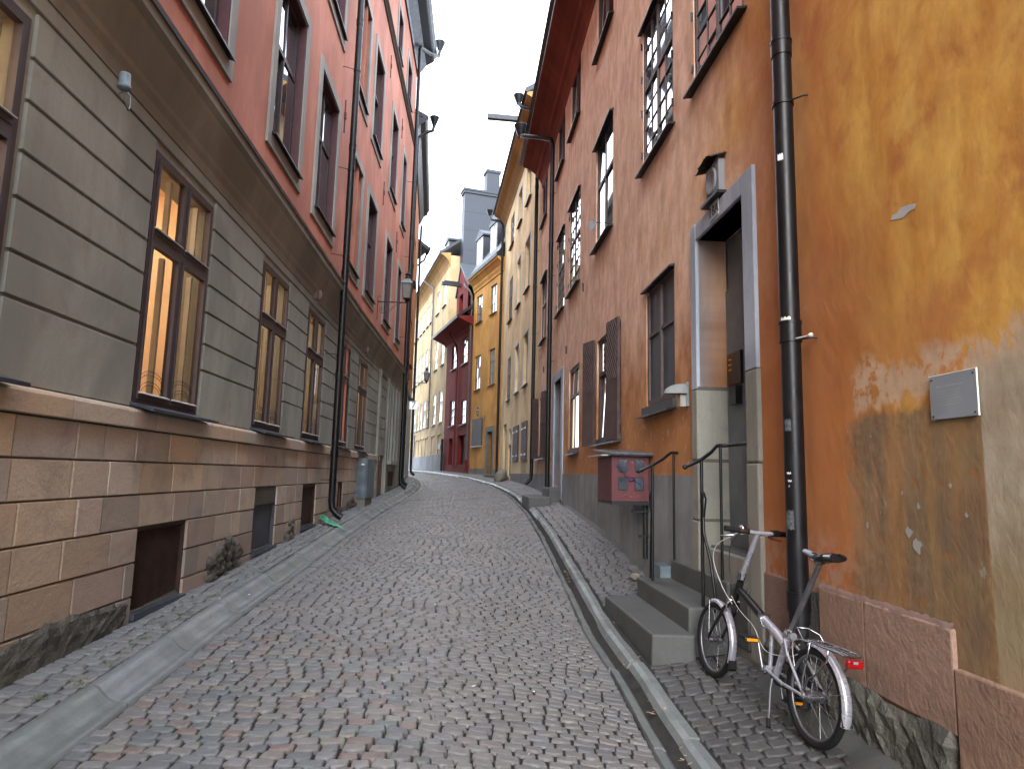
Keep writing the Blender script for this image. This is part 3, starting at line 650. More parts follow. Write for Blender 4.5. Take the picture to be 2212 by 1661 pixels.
# cellar grilles
for i, (fr, a, b, z0, z1) in enumerate(grl):
    k = MB(); wv = .018
    k.box(fr, a + .005, b - .005, -.02, -.012, z0 + .01, z1 - .005)
    if i == 0:
        n = int((b - a) / .028)
        for q_ in range(-18, n + 1):
            for sg in (1, -1):
                s = a + q_ * .028; pts = []
                for tt in (0, 1):
                    ss = s + tt * (z1 - z0) * .6 if sg > 0 else s + (1 - tt) * (z1 - z0) * .6; pts.append((ss, z0 + tt * (z1 - z0)))
                (sa, za), (sb, zb_) = pts
                for _ in range(1):
                    if sa < a: f = (a - sa) / (sb - sa) if sb > sa else None; 
                    if sb == sa: break
                    t0 = max(0, min((a - sa) / (sb - sa), (b - sa) / (sb - sa))); t1 = min(1, max((a - sa) / (sb - sa), (b - sa) / (sb - sa)))
                    if t1 > t0 + .02: k.tube([fr.p(sa + (sb - sa) * t0, -.004, za + (zb_ - za) * t0), fr.p(sa + (sb - sa) * t1, -.004, za + (zb_ - za) * t1)], .0028, 4, caps=False)
    for e in (a + .004, b - .02): k.box(fr, e, e + .016, -.012, .024, z0, z1)
    k.box(fr, a + .02, b - .02, -.012, .024, z1 - .018, z1 - .002)
    gcol = 'rust' if i != 1 else 'shuttergrey'
    o = k.build('cellar_grille', M[gcol], left)
    k = MB(); k.box(fr, a - .01, b + .01, .0, .075, z0 - .045, z0 - .005); k.build('grille_sill', M['sillblue'], left)
    k = MB(); k.box(fr, a, b, -.4, -.09, z0, z1); k.build('cellar_recess', M['doorblack'], left)
# ground-floor windows with lit rooms behind
def lit_window(fr, a, b, seed, lamp=1.0):
    r = random.Random(seed); n = -.012; t = .05; mid = (a + b) / 2; fw = .05
    mb = MB(); mb.box(fr, a + .002, a + fw, n - t, n, GZ0, GZ1 - .002); mb.box(fr, b - fw, b - .002, n - t, n, GZ0, GZ1 - .002); mb.box(fr, a + fw, b - fw, n - t, n, GZ1 - fw, GZ1 - .003)
    mb.box(fr, a + fw, b - fw, n - t, n, GZ0 + .001, GZ0 + .03); mb.box(fr, a + fw, b - fw, n - t, n + .008, GTR - .03, GTR + .03); mb.box(fr, mid - .028, mid + .028, n - t, n + .005, GZ0 + .03, GTR - .03); mb.box(fr, mid - .028, mid + .028, n - t, n + .005, GTR + .03, GZ1 - fw)
    w = mb.build('window', M['frame'], left)
    for (x0, x1) in ((a + fw, mid - .028), (mid + .028, b - fw)):
        for (z0, z1) in ((GZ0 + .03, GTR - .03), (GTR + .03, GZ1 - fw)):
            c = MB(); m_ = .024
            c.box(fr, x0 + .002, x0 + m_, n - .034, n + .012, z0 + .002, z1 - .002); c.box(fr, x1 - m_, x1 - .002, n - .034, n + .012, z0 + .002, z1 - .002)
            c.box(fr, x0 + m_, x1 - m_, n - .034, n + .012, z1 - m_, z1 - .002); c.box(fr, x0 + m_, x1 - m_, n - .034, n + .012, z0 + .002, z0 + m_ + .02); c.build('casement', M['frame'], w)
            c = MB(); c.prism(fr, [(n + .012, z0 + m_ + .03), (n + .032, z0 + m_ + .02), (n + .032, z0 + m_ + .012), (n + .012, z0 + m_ + .016)], x0 + .004, x1 - .004); c.build('drip_bar', M['framewhite'], w)
            g = MB(); g.quad(fr, [(x0 + .02, n - .015, z0 + .02), (x1 - .02, n - .015, z0 + .02), (x1 - .02, n - .015, z1 - .02), (x0 + .02, n - .015, z1 - .02)]); g.build('pane', M['clear'], w)
            i_ = MB(); i_.box(fr, x1 - .045, x1 - .012, n - .14, n - .10, z0, z1); i_.build('inner_frame', M['framewhite'], w)
    if GZ0: 
        k = MB(); k.box(fr, x0, x1, 0, 0, 0, 0)
    # etched arc of unreadable ornament low on each big pane
    for (x0, x1) in ((a + fw + .04, mid - .07), (mid + .07, b - fw - .04)):
        e = MB(); c0 = (x0 + x1) / 2; hw = (x1 - x0) / 2 - .015
        for rr_, zz_ in ((1.0, 2.20), (1.0, 2.17), (.92, 2.12), (.85, 2.095)):
            pts = [fr.p(c0 + hw * rr_ * math.sin(th), n - .0125, zz_ - .075 + .075 * math.cos(th)) for th in [(-1.35 + 2.7 * q_ / 14) for q_ in range(15)]]; e.tube(pts, .0022, 4)
        for q_ in range(9): s = c0 - hw * .7 + hw * 1.4 * q_ / 8; e.tube([fr.p(s, n - .0125, 2.135 + .05 * math.cos((q_ - 4) * .3)), fr.p(s + .012, n - .0125, 2.165 + .05 * math.cos((q_ - 4) * .3) - .02)], .002, 4)
        e.build('etched_ornament', M['ink'], w)
    room = MB(); s0, s1, z0, z1, n1 = a - .35, b + .35, GZ0 - .35, GZ1 + .22, -1.9
    room.quad(fr, [(s0, n1, z0), (s1, n1, z0), (s1, n1, z1), (s0, n1, z1)]); room.quad(fr, [(s0, n1, z0), (s0, -.3, z0), (s0, -.3, z1), (s0, n1, z1)]); room.quad(fr, [(s1, n1, z0), (s1, -.3, z0), (s1, -.3, z1), (s1, n1, z1)])
    room.quad(fr, [(s0, n1, z1), (s1, n1, z1), (s1, -.3, z1), (s0, -.3, z1)]); room.quad(fr, [(s0, n1, z0), (s1, n1, z0), (s1, -.3, z0), (s0, -.3, z0)])
    room.quad(fr, [(s0, -.3, z0), (a, -.3, z0), (a, -.3, z1), (s0, -.3, z1)]); room.quad(fr, [(b, -.3, z0), (s1, -.3, z0), (s1, -.3, z1), (b, -.3, z1)]); room.quad(fr, [(a, -.3, GZ1), (b, -.3, GZ1), (b, -.3, z1), (a, -.3, z1)]); room.quad(fr, [(a, -.3, z0), (b, -.3, z0), (b, -.3, GZ0), (a, -.3, GZ0)])
    room.build('room', M['roomw'], w)
    f = MB()
    for _ in range(3):
        s = r.uniform(a, b); f.box(fr, s - .12, s + .12, -1.5, -1.2, z0, z0 + r.uniform(.5, .95))
    f.box(fr, a + .1, b + .1, -1.86, -1.8, 2.75, 3.25); f.build('furniture', M['roomd'], w)
    l = MB(); l.box(fr, mid - .25, mid + .25, -1.25, -.85, z1 - .06, z1 - .04); l.build('ceiling_lamp', M['roomlamp'], w)
    sillbox(fr, a - .05, b + .06, GZ0 - .002, w, M['sillblue'], .17, .045, .02, .022, .0)
    return w
for i, (fr, a, b) in enumerate(gwin):
    if b < 12.3 or fr is L2: lit_window(fr, a, b, i)
lit_window(L1, 11.70, 12.80, 40)
# entrance, transom light, shuttered bay further on
k = MB(); k.box(L2, 4.06, 5.29, -.09, -.045, .7, 3.06); o = k.build('door', M['doorbrown'], left)
k = MB()
for z in (1.15, 1.75, 2.4): k.box(L2, 4.2, 4.62, -.045, -.035, z, z + .45); k.box(L2, 4.74, 5.16, -.045, -.035, z, z + .45)
k.build('door_panel', M['doorbrown'], o); k = MB(); k.tube([L2.p(4.66, -.02, 1.75), L2.p(4.66, -.02, 1.95)], .012); k.box(L2, 4.64, 4.70, -.045, -.015, 1.62, 1.68); k.build('handle', M['chrome'], o)
k = MB(); k.box(L2, 4.055, 5.295, -.055, -.01, 3.06, 3.20); k.build('door_lintel', M['trimgrey'], left)
sash(L2, (4.07, 5.28, 3.21, 3.97), -.01, left, M['frame'], 2, 1, None, .05, name='transom_window')
w = sash(L2, (5.77, 7.58, 1.92, 3.83), -.04, left, M['frame'], 4, 1, 3.2, .07)
for s in (5.70, 6.30, 6.95, 7.58):
    k = MB(); k.box(L2, s - .05, s + .09, 0.0, .06, 1.80, 3.90); k.build('pilaster', M['greyp'], left)
k = MB(); k.box(L2, 5.60, 7.72, 0, .14, 1.70, 1.80); k.build('ledge', M['trimgrey'], left)
k = MB(); k.box(L2, 6.1, 7.0, .0, .03, 1.1, 1.5); k.build('cellar_hatch', M['rust'], left)
k = MB(); k.box(L2, 3.79, 3.98, .0, .05, .4, 4.0); k.box(L2, 5.34, 5.50, .0, .05, .4, 4.0); k.build('door_pilaster', M['greyp'], left)
# drain pipes
o = pipe_down(L1, 10.66, .22, zb(L1, 10.66, 'L') + .08, 15.0, .056, left, M['pipe'], (1.35, 2.55, 3.35, 5.0, 6.5, 8.3, 10.2), (1.75, 3.0, 4.7, 6.9, 9.2, 11.8))
o = pipe_down(L2, 7.25, .22, zb(L2, 7.25, 'L'), 14.9, .056, left, M['pipe'], (3.0, 5.5, 8, 10.4, 12.7), (2.6, 5.6, 8.6, 11.6), head=[(7.28, .24, 15.0), (7.9, .5, 15.2), (8.4, .72, 15.45), (8.5, .74, 15.75)])
hopper(L2, 8.5, .74, 15.75, left, M['pipe'], 1.15)
# wall anchors
for fr, s, z in ((L1, 8.9, 8.6), (L1, 10.9, 7.6), (L1, 3.9, 8.6), (L2, 3.0, 8.2), (L2, 5.6, 7.9), (L2, 3.1, 11.6), (L2, 5.6, 11.3)):
    k = MB(); k.box(fr, s - .012, s + .012, 0, .02, z - .3, z + .3); k.box(fr, s - .03, s + .03, 0, .035, z - .04, z + .06); k.build('wall_anchor', M['jambred'], left)
volume(left, L1, -6, 12.45, 8, -.5, 15.4, M['pink'], n0=-2.4); volume(left, L2, .0, 8.53, 8, -.5, 15.4, M['pink'], n0=-2.4)
k = MB(); k.box(L1, -5.9, 12.3, -2.39, -.35, 4.3, 4.5); k.box(L2, 0.1, 8.5, -2.38, -.35, 4.3, 4.5); k.build('floor_slab', M['roomd'], left)

# ------------------------------------------------------------------ second house on the left
h3 = thing('town_house', L3.p(4, 0, 1.1), 'narrow sliver of orange-brown house with pale grey ground floor beyond the pink house', 'house')
mb = MB(); wallgrid(mb, L3, 0.02, 8.3, .6, 4.5, [(.35, 1.5, 1.0, 3.35, .3), (3.2, 4.4, 1.2, 3.6, .2)]); mb.build('lower_wall', M['palegrey'], h3)
ops = [(1.3, 2.4, 5.6, 7.4), (4.2, 5.3, 5.6, 7.4), (1.3, 2.4, 8.9, 10.7), (4.2, 5.3, 8.9, 10.7)]
mb = MB(); wallgrid(mb, L3, .02, 8.3, 4.5, 13.2, ops, .12); mb.build('upper_wall', M['brick'], h3)
for o_ in ops: w = sash(L3, o_, -.08, h3, M['frame'], 2, 2); sillbox(L3, o_[0] - .05, o_[1] + .05, o_[2], w, M['sill'])
k = MB(); k.box(L3, .37, 1.48, -.29, -.22, 1.0, 3.34); k.build('gate', M['doorblack'], h3); k = MB(); k.box(L3, 3.22, 4.38, -.19, -.1, 1.2, 3.6); k.build('door', M['doordark'], h3)
k = MB(); k.prism(L3, [(0, 4.42), (.07, 4.46), (.07, 4.56), (0, 4.6)], 0.02, 8.3); k.build('string_course', M['palegrey'], h3)
k = MB(); k.prism(L3, [(-.02, 12.7), (.05, 12.75), (.2, 13.1), (.36, 13.2), (.36, 13.32), (-.02, 13.4)], .02, 8.3); k.build('eaves_cornice', M['roof'], h3)
k = MB(); k.prism(L3, [(.44, 13.42), (.38, 13.3), (-5, 16.0), (-5, 16.1)], .02, 8.3); k.build('roof', M['roof'], h3)
volume(h3, L3, .05, 8.25, 8, .4, 13.3, M['tan'])
pipe_down(L3, .25, .10, zb(L3, .3, 'L'), 12.7, .055, h3, M['pipe'], (3, 5.4, 8), (2.4, 5, 7.6, 10.2), head=[(.3, .35, 12.95), (.4, .6, 13.1), (.4, .64, 13.3)]); hopper(L3, .4, .64, 13.3, h3, M['pipe'], 1.1)
pipe_down(L3, 8.1, .10, zb(L3, 8.1, 'L'), 12.6, .055, h3, M['pipedark'], (3, 6), (2.4, 5))
h4 = thing('town_house', L4.p(6, 0, 1.3), 'hidden tan house around the bend, only its eaves and downpipe heads showing', 'house')
mb = MB(); wallgrid(mb, L4, .02, 16, .8, 11.6, []); mb.build('wall', M['tan'], h4); volume(h4, L4, .05, 15.9, 7, .8, 11.6, M['tan'])
k = MB(); k.prism(L4, [(.55, 11.75), (.5, 11.6), (-4, 14.2), (-4, 14.3)], .02, 16); k.build('roof', M['roof'], h4)
k = MB(); k.tube([L4.p(.6, .1, 3), L4.p(.6, .1, 10.9), L4.p(.6, .5, 11.3), L4.p(.6, .6, 11.6)], .05); k.build('drainpipe', M['pipedark'], h4); hopper(L4, .6, .62, 11.6, h4, M['pipe'], 1.2)

# ================================================================== RIGHT HOUSE: orange
right = thing('town_house', RW.p(8, 0, .5), 'long old orange lime-washed house with brown windows on the right', 'house')
W_ = [  # s0, s1, z0, z1, recess, kind
    (6.62, 7.66, 2.30, 3.66, .035, 'panel'), (8.93, 10.55, 2.01, 3.64, .03, 'cas'), (12.20, 13.34, 1.945, 3.60, .025, 'cas'), (16.75, 18.55, 1.96, 3.60, .025, 'cas'),
    (17.32, 18.46, 5.13, 6.94, .02, 'tall'), (14.2, 15.25, 5.15, 7.0, .03, 'bars'), (12.25, 13.50, 5.17, 7.03, .03, 'barsb'), (9.46, 10.72, 5.20, 7.01, .022, 'tall'), (6.60, 7.79, 5.19, 7.07, .03, 'bars'), (4.83, 5.97, 5.17, 7.0, .03, 'bars'), (2.2, 3.35, 5.17, 7.0, .03, 'bars'),
    (9.46, 10.72, 8.62, 9.80, .02, 'small'), (12.36, 13.54, 8.64, 9.90, .02, 'small'), (14.4, 15.5, 8.66, 9.89, .02, 'small'), (17.55, 18.7, 8.64, 9.89, .02, 'small'), (6.6, 7.8, 8.6, 9.8, .1, 'small'), (3.6, 4.8, 8.6, 9.8, .1, 'small')]
DOOR = (4.90, 5.92, .85, 3.675, .26); DOOR2 = (14.30, 15.38, 1.15, 3.62, .35)
mb = MB(); ops = [w[:4] + (w[4] + .05,) for w in W_] + [DOOR, DOOR2]
wallgrid(mb, RW, -6, 18.84, .3, 10.0, ops); mb.build('wall', M['orange'], right)
# dado, from the doorway onward
mb = MB(); mb.box(RW, 6.09, 13.98, -.01, .022, .2, 1.535); mb.box(RW, 15.70, 18.84, -.01, .022, .6, 1.535); mb.build('dado', M['dado'], right)
for (a, b, z0, z1, rc, kd) in W_:
    n = -rc
    if kd == 'panel':
        mb = MB(); mb.box(RW, a + .003, b - .003, n - .04, n, z0 + .003, z1 - .003); w = mb.build('shuttered_window', M['frame2'], right)
        for (x0, x1) in ((a + .07, (a + b) / 2 - .03), ((a + b) / 2 + .03, b - .07)):
            for (c0, c1) in ((z0 + .08, z0 + .80), (z0 + .84, z1 - .12)):
                k = MB(); k.quad(RW, [(x0, n + .003, c0), (x1, n + .003, c0), (x1, n + .003, c1), (x0, n + .003, c1)]); k.build('board', M['shuttergrey'], w)
            k = MB(); k.box(RW, x0, x1, n + .002, n + .022, z0 + .80, z0 + .84); k.build('rail', M['frame2'], w)
        k = MB(); k.box(RW, (a + b) / 2 - .03, (a + b) / 2 + .03, n, n + .03, z0 + .05, z1 - .05); k.box(RW, a + .005, a + .06, n, n + .025, z0 + .05, z1 - .05); k.box(RW, b - .06, b - .005, n, n + .025, z0 + .05, z1 - .05); k.box(RW, a + .06, b - .06, n, n + .024, z0 + .02, z0 + .08); k.build('stile', M['frame2'], w)
        k = MB(); k.box(RW, a - .02, b + .10, .001, .035, z0 - .10, z0 - .003); k.build('apron', M['shuttergrey'], w)
        sillbox(RW, a - .03, b + .10, z0 - .09, w, M['sill'], .10, .02); k = MB(); k.prism(RW, [(-.03, z1), (.06, z1 - .012), (.06, z1 + .006), (-.03, z1 + .03)], a - .02, b + .06); k.build('head_shade_flashing', M['sill'], w)
    elif kd == 'cas':
        w = sash(RW, (a + .01, b - .01, z0 + .02, z1), n, right, M['frame2'], 2, 1, z0 + (z1 - z0) * .66, .07); k = MB(); k.box(RW, a, b, n, .015, z0 + .0, z0 + .06); k.build('apron', M['shuttergrey'], w)
        sillbox(RW, a - .04, b + .06, z0 - .0, w, M['sillblue'], .11, .03)
    elif kd == 'tall':
        k = MB(); k.prism(RW, [(-.02, z1 - .03), (.07, z1 - .045), (.07, z1 - .025), (-.02, z1 + .02)], a - .04, b + .05); k.build('head_shade_flashing', M['sill'], right)  # dark strip added to stand for the shade under the window head
        w = sash(RW, (a + .01, b - .01, z0 + .02, z1), n, right, M['frame'], 2, 1, z0 + (z1 - z0) * .58, .055); sillbox(RW, a - .04, b + .07, z0, w, M['sill'], .10, .03)
    elif kd == 'small':
        w = sash(RW, (a + .01, b - .01, z0 + .02, z1), n, right, M['frame'], 2, 1, None, .05); sillbox(RW, a - .04, b + .06, z0, w, M['sill'], .09, .03)
    else:
        w = sash(RW, (a + .01, b - .01, z0 + .02, z1 - .005), n + .02, right, M['frame2'], 4, 4, z0 + (z1 - z0) * .56, .045, .012, topr=3); sillbox(RW, a - .06, b + .08, z0 + .01, w, M['sill'], .085, .02)
        k = MB(); k.prism(RW, [(-.02, z1), (.055, z1 - .01), (.055, z1 + .006), (-.02, z1 + .03)], a - .04, b + .06); k.build('head_shade_flashing', M['sill'], w)
        k = MB()
        for s in (a - .012, b + .003):
            for z in (z0 + .2, z0 + .75, z0 + 1.2, z0 + 1.65): k.box(RW, s, s + .01, -.01, .025, z, z + .09)
        k.build('hinge', M['iron'], w)
# folding shutter leaves
def leaf(fr, s0, n0, s1, n1, z0, z1, parent, th=.035):
    d = Vector((s1 - s0, n1 - n0)); Ln = d.length; d /= Ln; q_ = Vector((-d.y, d.x))
    def P(u, v, z): return fr.p(s0 + d.x * u + q_.x * v, n0 + d.y * u + q_.y * v, z)
    mb = MB(); mb.hexa([P(0, 0, z0), P(Ln, 0, z0), P(Ln, th, z0), P(0, th, z0), P(0, 0, z1), P(Ln, 0, z1), P(Ln, th, z1), P(0, th, z1)])
    o = mb.build('shutter', M['shutter'], parent); k = MB(); zm = z0 + (z1 - z0) * .5; st = .10; lo, hi = (zm, z1 - .05)
    for v0, v1 in ((-.012, 0), (th, th + .012)):
        z = lo - Ln * 1.2
        while z < hi:
            a0, a1 = max(0, (lo - z) / 1.2 / max(Ln, .01)), min(1, (hi - z) / 1.2 / max(Ln, .01))
            if a1 > a0 + .05:
                u0, u1 = .03 + (Ln - .06) * a0, .03 + (Ln - .06) * a1; za, zb_ = z + 1.2 * Ln * a0, z + 1.2 * Ln * a1
                k.hexa([P(u0, v0, za), P(u1, v0, zb_), P(u1, v1, zb_), P(u0, v1, za), P(u0, v0, za + .035), P(u1, v0, zb_ + .035), P(u1, v1, zb_ + .035), P(u0, v1, za + .035)])
            z += st
    k.build('slat', M['shutter'], o); return o
leaf(RW, 10.60, .02, 10.93, .13, 1.98, 3.68, right); leaf(RW, 8.86, .03, 9.30, .09, 2.0, 3.66, right)
leaf(RW, 18.60, .02, 18.82, .14, 1.95, 3.62, right); leaf(RW, 16.70, .02, 17.05, .10, 1.95, 3.62, right)
CHIPS = [(3.186, 1.277, .026), (3.111, 1.40, .016), (3.509, 1.289, .014), (3.13, 1.22, .034), (2.82, 1.38, .012), (3.22, 1.46, .012), (2.90, 1.50, .011)]
# stone door surround
mb = MB(); D0, D1, DZ = 4.90, 5.92, 3.675
mb.box(RW, 4.705, D0, -.26, .03, 2.30, 3.83); mb.box(RW, D1, 6.06, -.26, .03, 2.30, 3.83); mb.box(RW, D0, D1, -.26, .028, DZ, 3.83)
mb.build('door_surround', M['surround'], right, bevel=.008)
for (x0, x1, n1, z0, z1) in ((4.70, D0 + .004, .032, .25, 1.12), (4.71, D0 + .002, .036, 1.13, 1.62), (4.70, D0 + .003, .031, 1.63, 2.295), (D1 - .004, 6.085, .034, .3, 1.14), (D1 - .002, 6.07, .030, 1.15, 1.66), (D1 - .003, 6.065, .033, 1.67, 2.295)):
    mb = MB(); mb.box(RW, x0, x1, -.262, n1, z0, z1); mb.build('jamb_stone', M['jamb'], right, bevel=.012)
mb = MB(); mb.box(RW, 4.715, 6.05, -.23, .018, .22, .925); mb.build('door_footing', M['jamb'], right)
for x0, x1 in ((4.72, 4.9015), (5.9185, 6.05)): mb = MB(); mb.box(RW, x0, x1, -.259, .022, .93, 2.32); mb.build('jamb_mortar', M['cornice'], right)
chip = [(3.197, 2.806), (3.182, 2.826), (3.150, 2.822), (3.118, 2.838), (3.060, 2.830), (3.003, 2.812), (3.021, 2.794), (3.062, 2.796), (3.105, 2.782), (3.150, 2.792)]
mb = MB(); mb.add([RW.p(a_, .0025, z_) for a_, z_ in chip] , [tuple(range(10))]); mb.build('plaster_chip', M['framewhite'], right)
for cx_, cz_, rr_ in CHIPS:
    r_c = random.Random(int(cx_ * 1000)); mb = MB(); mb.add([RW.p(cx_ + rr_ * r_c.uniform(.4, 1.2) * math.cos(t_), .0025, cz_ + rr_ * r_c.uniform(.6, 1.3) * math.sin(t_)) for t_ in [i * .57 for i in range(11)]], [tuple(range(11))]); mb.build('plaster_chip', M['trimgrey'], right)
mb = MB(); mb.box(RW, D0, D1, -.32, -.25, .9, 3.2); mb.box(RW, D0, D1, -.34, -.27, 3.2, 3.675); dr = mb.build('door', M['doorgrey'], right)
mb = MB(); mb.box(RW, 5.57, 5.85, -.25, -.225, 2.32, 2.60); mb.build('nameplate_panel', M['blackplastic'], dr)
mb = MB()
for i in range(2):
    for j in range(3): mb.box(RW, 5.76 + i * .035, 5.778 + i * .035, -.225, -.222, 2.54 - j * .045, 2.552 - j * .045)
mb.build('nameplate', M['amber'], dr); mb = MB(); mb.box(RW, 5.60, 5.74, -.25, -.19, 2.14, 2.30); mb.build('door_phone', M['blackplastic'], dr)
# second doorway
mb = MB(); mb.box(RW, 14.02, 14.30, -.3, .03, 1.0, 3.80); mb.box(RW, 15.38, 15.66, -.3, .03, 1.0, 3.80); mb.box(RW, 14.30, 15.38, -.3, .028, 3.62, 3.80); mb.build('door_surround', M['surround'], right, bevel=.01)
mb = MB(); mb.box(RW, 14.3, 15.38, -.38, -.33, 1.2, 3.62); dr = mb.build('door', M['doordark'], right); mb = MB(); mb.box(RW, 14.45, 14.62, -.33, -.28, 2.05, 2.5); mb.build('letter_box', M['blackplastic'], dr)
# pink-brown plinth slabs and rock under them
def slab(a, b, z0, z1, n, col, mat='pinkstone'):
    mb = MB(); mb.box(RW, a, b, -.02, n, z0, z1, col); return mb.build('plinth_slab', M[mat], right, bevel=.009)
slab(2.925, 3.55, .47, .90, .022, (1.2, 1.18, 1.15)); slab(3.554, 3.99, .45, .896, .020, (1.1, 1.05, 1)); slab(4.16, 4.69, .24, .885, .02, (.95, .95, 1)); slab(1.9, 2.918, .05, .745, .026, (1.1, 1.05, .95)); slab(-1.0, 1.894, .0, .73, .055, (1.05, 1, 1))
mb = MB(); mb.box(RW, 3.99, 4.16, -.02, .012, .2, .86, (.8, .8, .8)); mb.build('plinth_slab', M['rock'], right)
rubble('foot_rock', RW, 2.93, 4.7, lambda s: zb(RW, s, 'R') - .1, lambda s: .475 + .01 * math.sin(s * 9), .045, right, 8, .10, .022)
mb = MB(); rr_ = random.Random(8); V = []
for i in range(40):
    sx = 2.93 + 1.06 * i / 39; w_ = .020 + rr_.uniform(-.008, .003); V += [RW.p(sx, -.01, .925 + rr_.uniform(-.008, .012)), RW.p(sx, w_ * .5, .915 + rr_.uniform(-.004, .006)), RW.p(sx, w_, .895)]
mb.add(V, [(i * 3 + j, (i + 1) * 3 + j, (i + 1) * 3 + j + 1, i * 3 + j + 1) for i in range(39) for j in range(2)], smooth=True); mb.build('mortar_fillet', M['lampbase'], right)
# eaves cove and roof
k = MB(); k.prism(RW, [(-.02, 9.85), (.012, 9.9), (.03, 10.02), (.10, 10.15), (.17, 10.2), (.20, 10.3), (.38, 10.44), (.42, 10.46), (.58, 10.52), (.60, 10.56), (-.02, 10.7)], -6, 18.80); k.build('eaves_cove', M['redsoff'], right)
k = MB(); k.prism(RW, [(.66, 10.72), (.70, 10.62), (.62, 10.56), (.60, 10.60), (-4.5, 14.2), (-4.5, 14.3)], -6, 18.85); k.build('roof', M['roof'], right)
volume(right, RW, -6, 18.78, 9, -.3, 10.5, M['tan'], n0=-.6)
# drain pipes
np_ = pipe_down(RW, 4.06, .10, .68, 10.2, .060, right, M['pipe'], (2.36, 3.92), (.80, 2.42, 4.3, 6.5), foot=False)
mb = MB(); mb.tube([RW.p(4.06, .095, .22), RW.p(4.06, .095, .69)], .046, 14); mb.build('lower_pipe', M['pipedark'], np_)
def wrap(z0, z1, a0, a1, mat, name='sticker', r=.0612):
    k = MB(); n = 8; V = []
    for i in range(n + 1):
        th = a0 + (a1 - a0) * i / n
        for z in (z0, z1): V.append(RW.p(4.06 + r * math.sin(th) * -1, .10 + r * math.cos(th), z + (.006 * math.sin(i * 2.1))))
    k.add(V, [(2 * i, 2 * i + 2, 2 * i + 3, 2 * i + 1) for i in range(n)]); k.build(name, M[mat], np_)
wrap(2.45, 2.50, .1, 1.2, 'sticker'); wrap(3.52, 3.56, .35, .95, 'white'); wrap(1.80, 1.87, .2, .9, 'stickergrey'); wrap(1.22, 1.33, .0, .9, 'stickergrey'); wrap(1.545, 1.552, .3, .75, 'white'); wrap(1.50, 1.506, .4, .8, 'white'); wrap(1.47, 1.475, .45, .6, 'white')
k = MB(); k.tube([RW.p(3.99, .1, 2.36), RW.p(3.88, .07, 2.36)], .005, 6); k.lathe(RW.p(3.88, .07, 2.36), (RW.p(3.8, .07, 0)[0] - RW.p(3.88, .07, 0)[0], RW.p(3.8, .07, 0)[1] - RW.p(3.88, .07, 0)[1], 0), [(.012, -.01), (.014, 0), (.012, .015), (.001, .016)], 8); k.build('bracket_pin', M['sticker'], np_)
pipe_down(RW, 15.80, .10, 1.14, 9.7, .056, right, M['pipe'], (1.9, 4.2, 6.3, 8.4), (2.9, 5.0, 7.1), foot=False, head=[(15.8, .14, 9.84), (16.2, .45, 10.1), (16.6, .74, 10.32), (17.0, .80, 10.55)])
hopper(RW, 17.05, .82, 10.55, right, M['pipe'], 1.2)
for s, z in ((11.8, 4.9), (17.6, 4.3), (13.7, 4.1)): k = MB(); k.box(RW, s - .01, s + .01, 0, .03, z - .08, z + .08); k.build('wall_anchor', M['iron'], right)

# ================================================================== HOUSE B: cream-yellow
hb = thing('town_house', BW.p(4, 0, 1.3), 'cream-yellow house with bar-glazed windows and brown shutters next to the orange house', 'house')
W2 = [(2.15, 3.15), (4.3, 5.25), (6.65, 7.75)]; RZ = [(4.39, 6.08), (7.56, 9.30), (10.66, 11.95)]
ops = [(a, b, z0, z1, .14 if i else .13) for a, b in W2 for i, (z0, z1) in enumerate(RZ)] + [(5.95, 6.75, 1.45, 2.60, .1), (7.55, 8.6, 1.42, 3.5, .18), (5.95, 6.75, 2.68, 3.2, .08)]
mb = MB(); wallgrid(mb, BW, 0.02, 9.75, .8, 12.5, ops); mb.build('wall', M['cream'], hb)
for j, (a, b) in enumerate(W2):
    for z0, z1 in RZ:
        if j == 2: w = sash(BW, (a, b, z0, z1), -.01, hb, M['frame2'], 4, 4, z0 + .6 * (z1 - z0), .04, .02, glass='glasspale')
        else: w = sash(BW, (a, b, z0, z1), -.10, hb, M['frame'], 2, 2, None, .05)
        sillbox(BW, a - .05, b + .05, z0, w, M['sill'], .09, .03)
        if j < 2:
            k = MB(); k.box(BW, a - .06, b + .06, 0, .025, z1, z1 + .07); k.box(BW, a - .06, a, 0, .025, z0, z1); k.box(BW, b, b + .06, 0, .025, z0, z1); k.build('window_trim', M['palegrey'], w)
for a, b in ((1.95, 3.0), (3.9, 5.15)):
    k = MB(); k.box(BW, a, b, .001, .05, 1.95, 3.18); o = k.build('closed_shutter', M['shutter'], hb); k = MB()
    for z in (2.12, 2.95): k.box(BW, a - .03, a + .4, .05, .058, z, z + .04); k.box(BW, b - .4, b + .03, .05, .058, z, z + .04)
    k.build('strap_hinge', M['iron'], o)
k = MB(); k.box(BW, 5.96, 6.74, -.1, -.05, 1.45, 2.6); k.build('cellar_door', M['shutter'], hb); w = sash(BW, (5.96, 6.74, 2.69, 3.19), -.05, hb, M['framewhite'], 1)
k = MB(); k.box(BW, 7.56, 8.59, -.17, -.1, 1.42, 3.49); k.build('door', M['frame'], hb)
k = MB(); k.box(BW, .02, 5.85, -.01, .02, .9, 1.54); k.box(BW, 8.7, 9.75, -.01, .02, 1.0, 1.6); k.build('dado', M['dado'], hb)
k = MB(); k.box(BW, 2.05, 3.0, .001, .02, 1.56, 1.90); k.build('cellar_hatch', M['tan'], hb)
k = MB(); k.prism(BW, [(-.02, 12.4), (.02, 12.45), (.08, 12.55), (.30, 12.75), (.45, 12.82), (.52, 12.86), (.52, 12.94), (-.02, 13.0)], .0, 9.75); k.build('eaves_cove', M['tansoff'], hb)
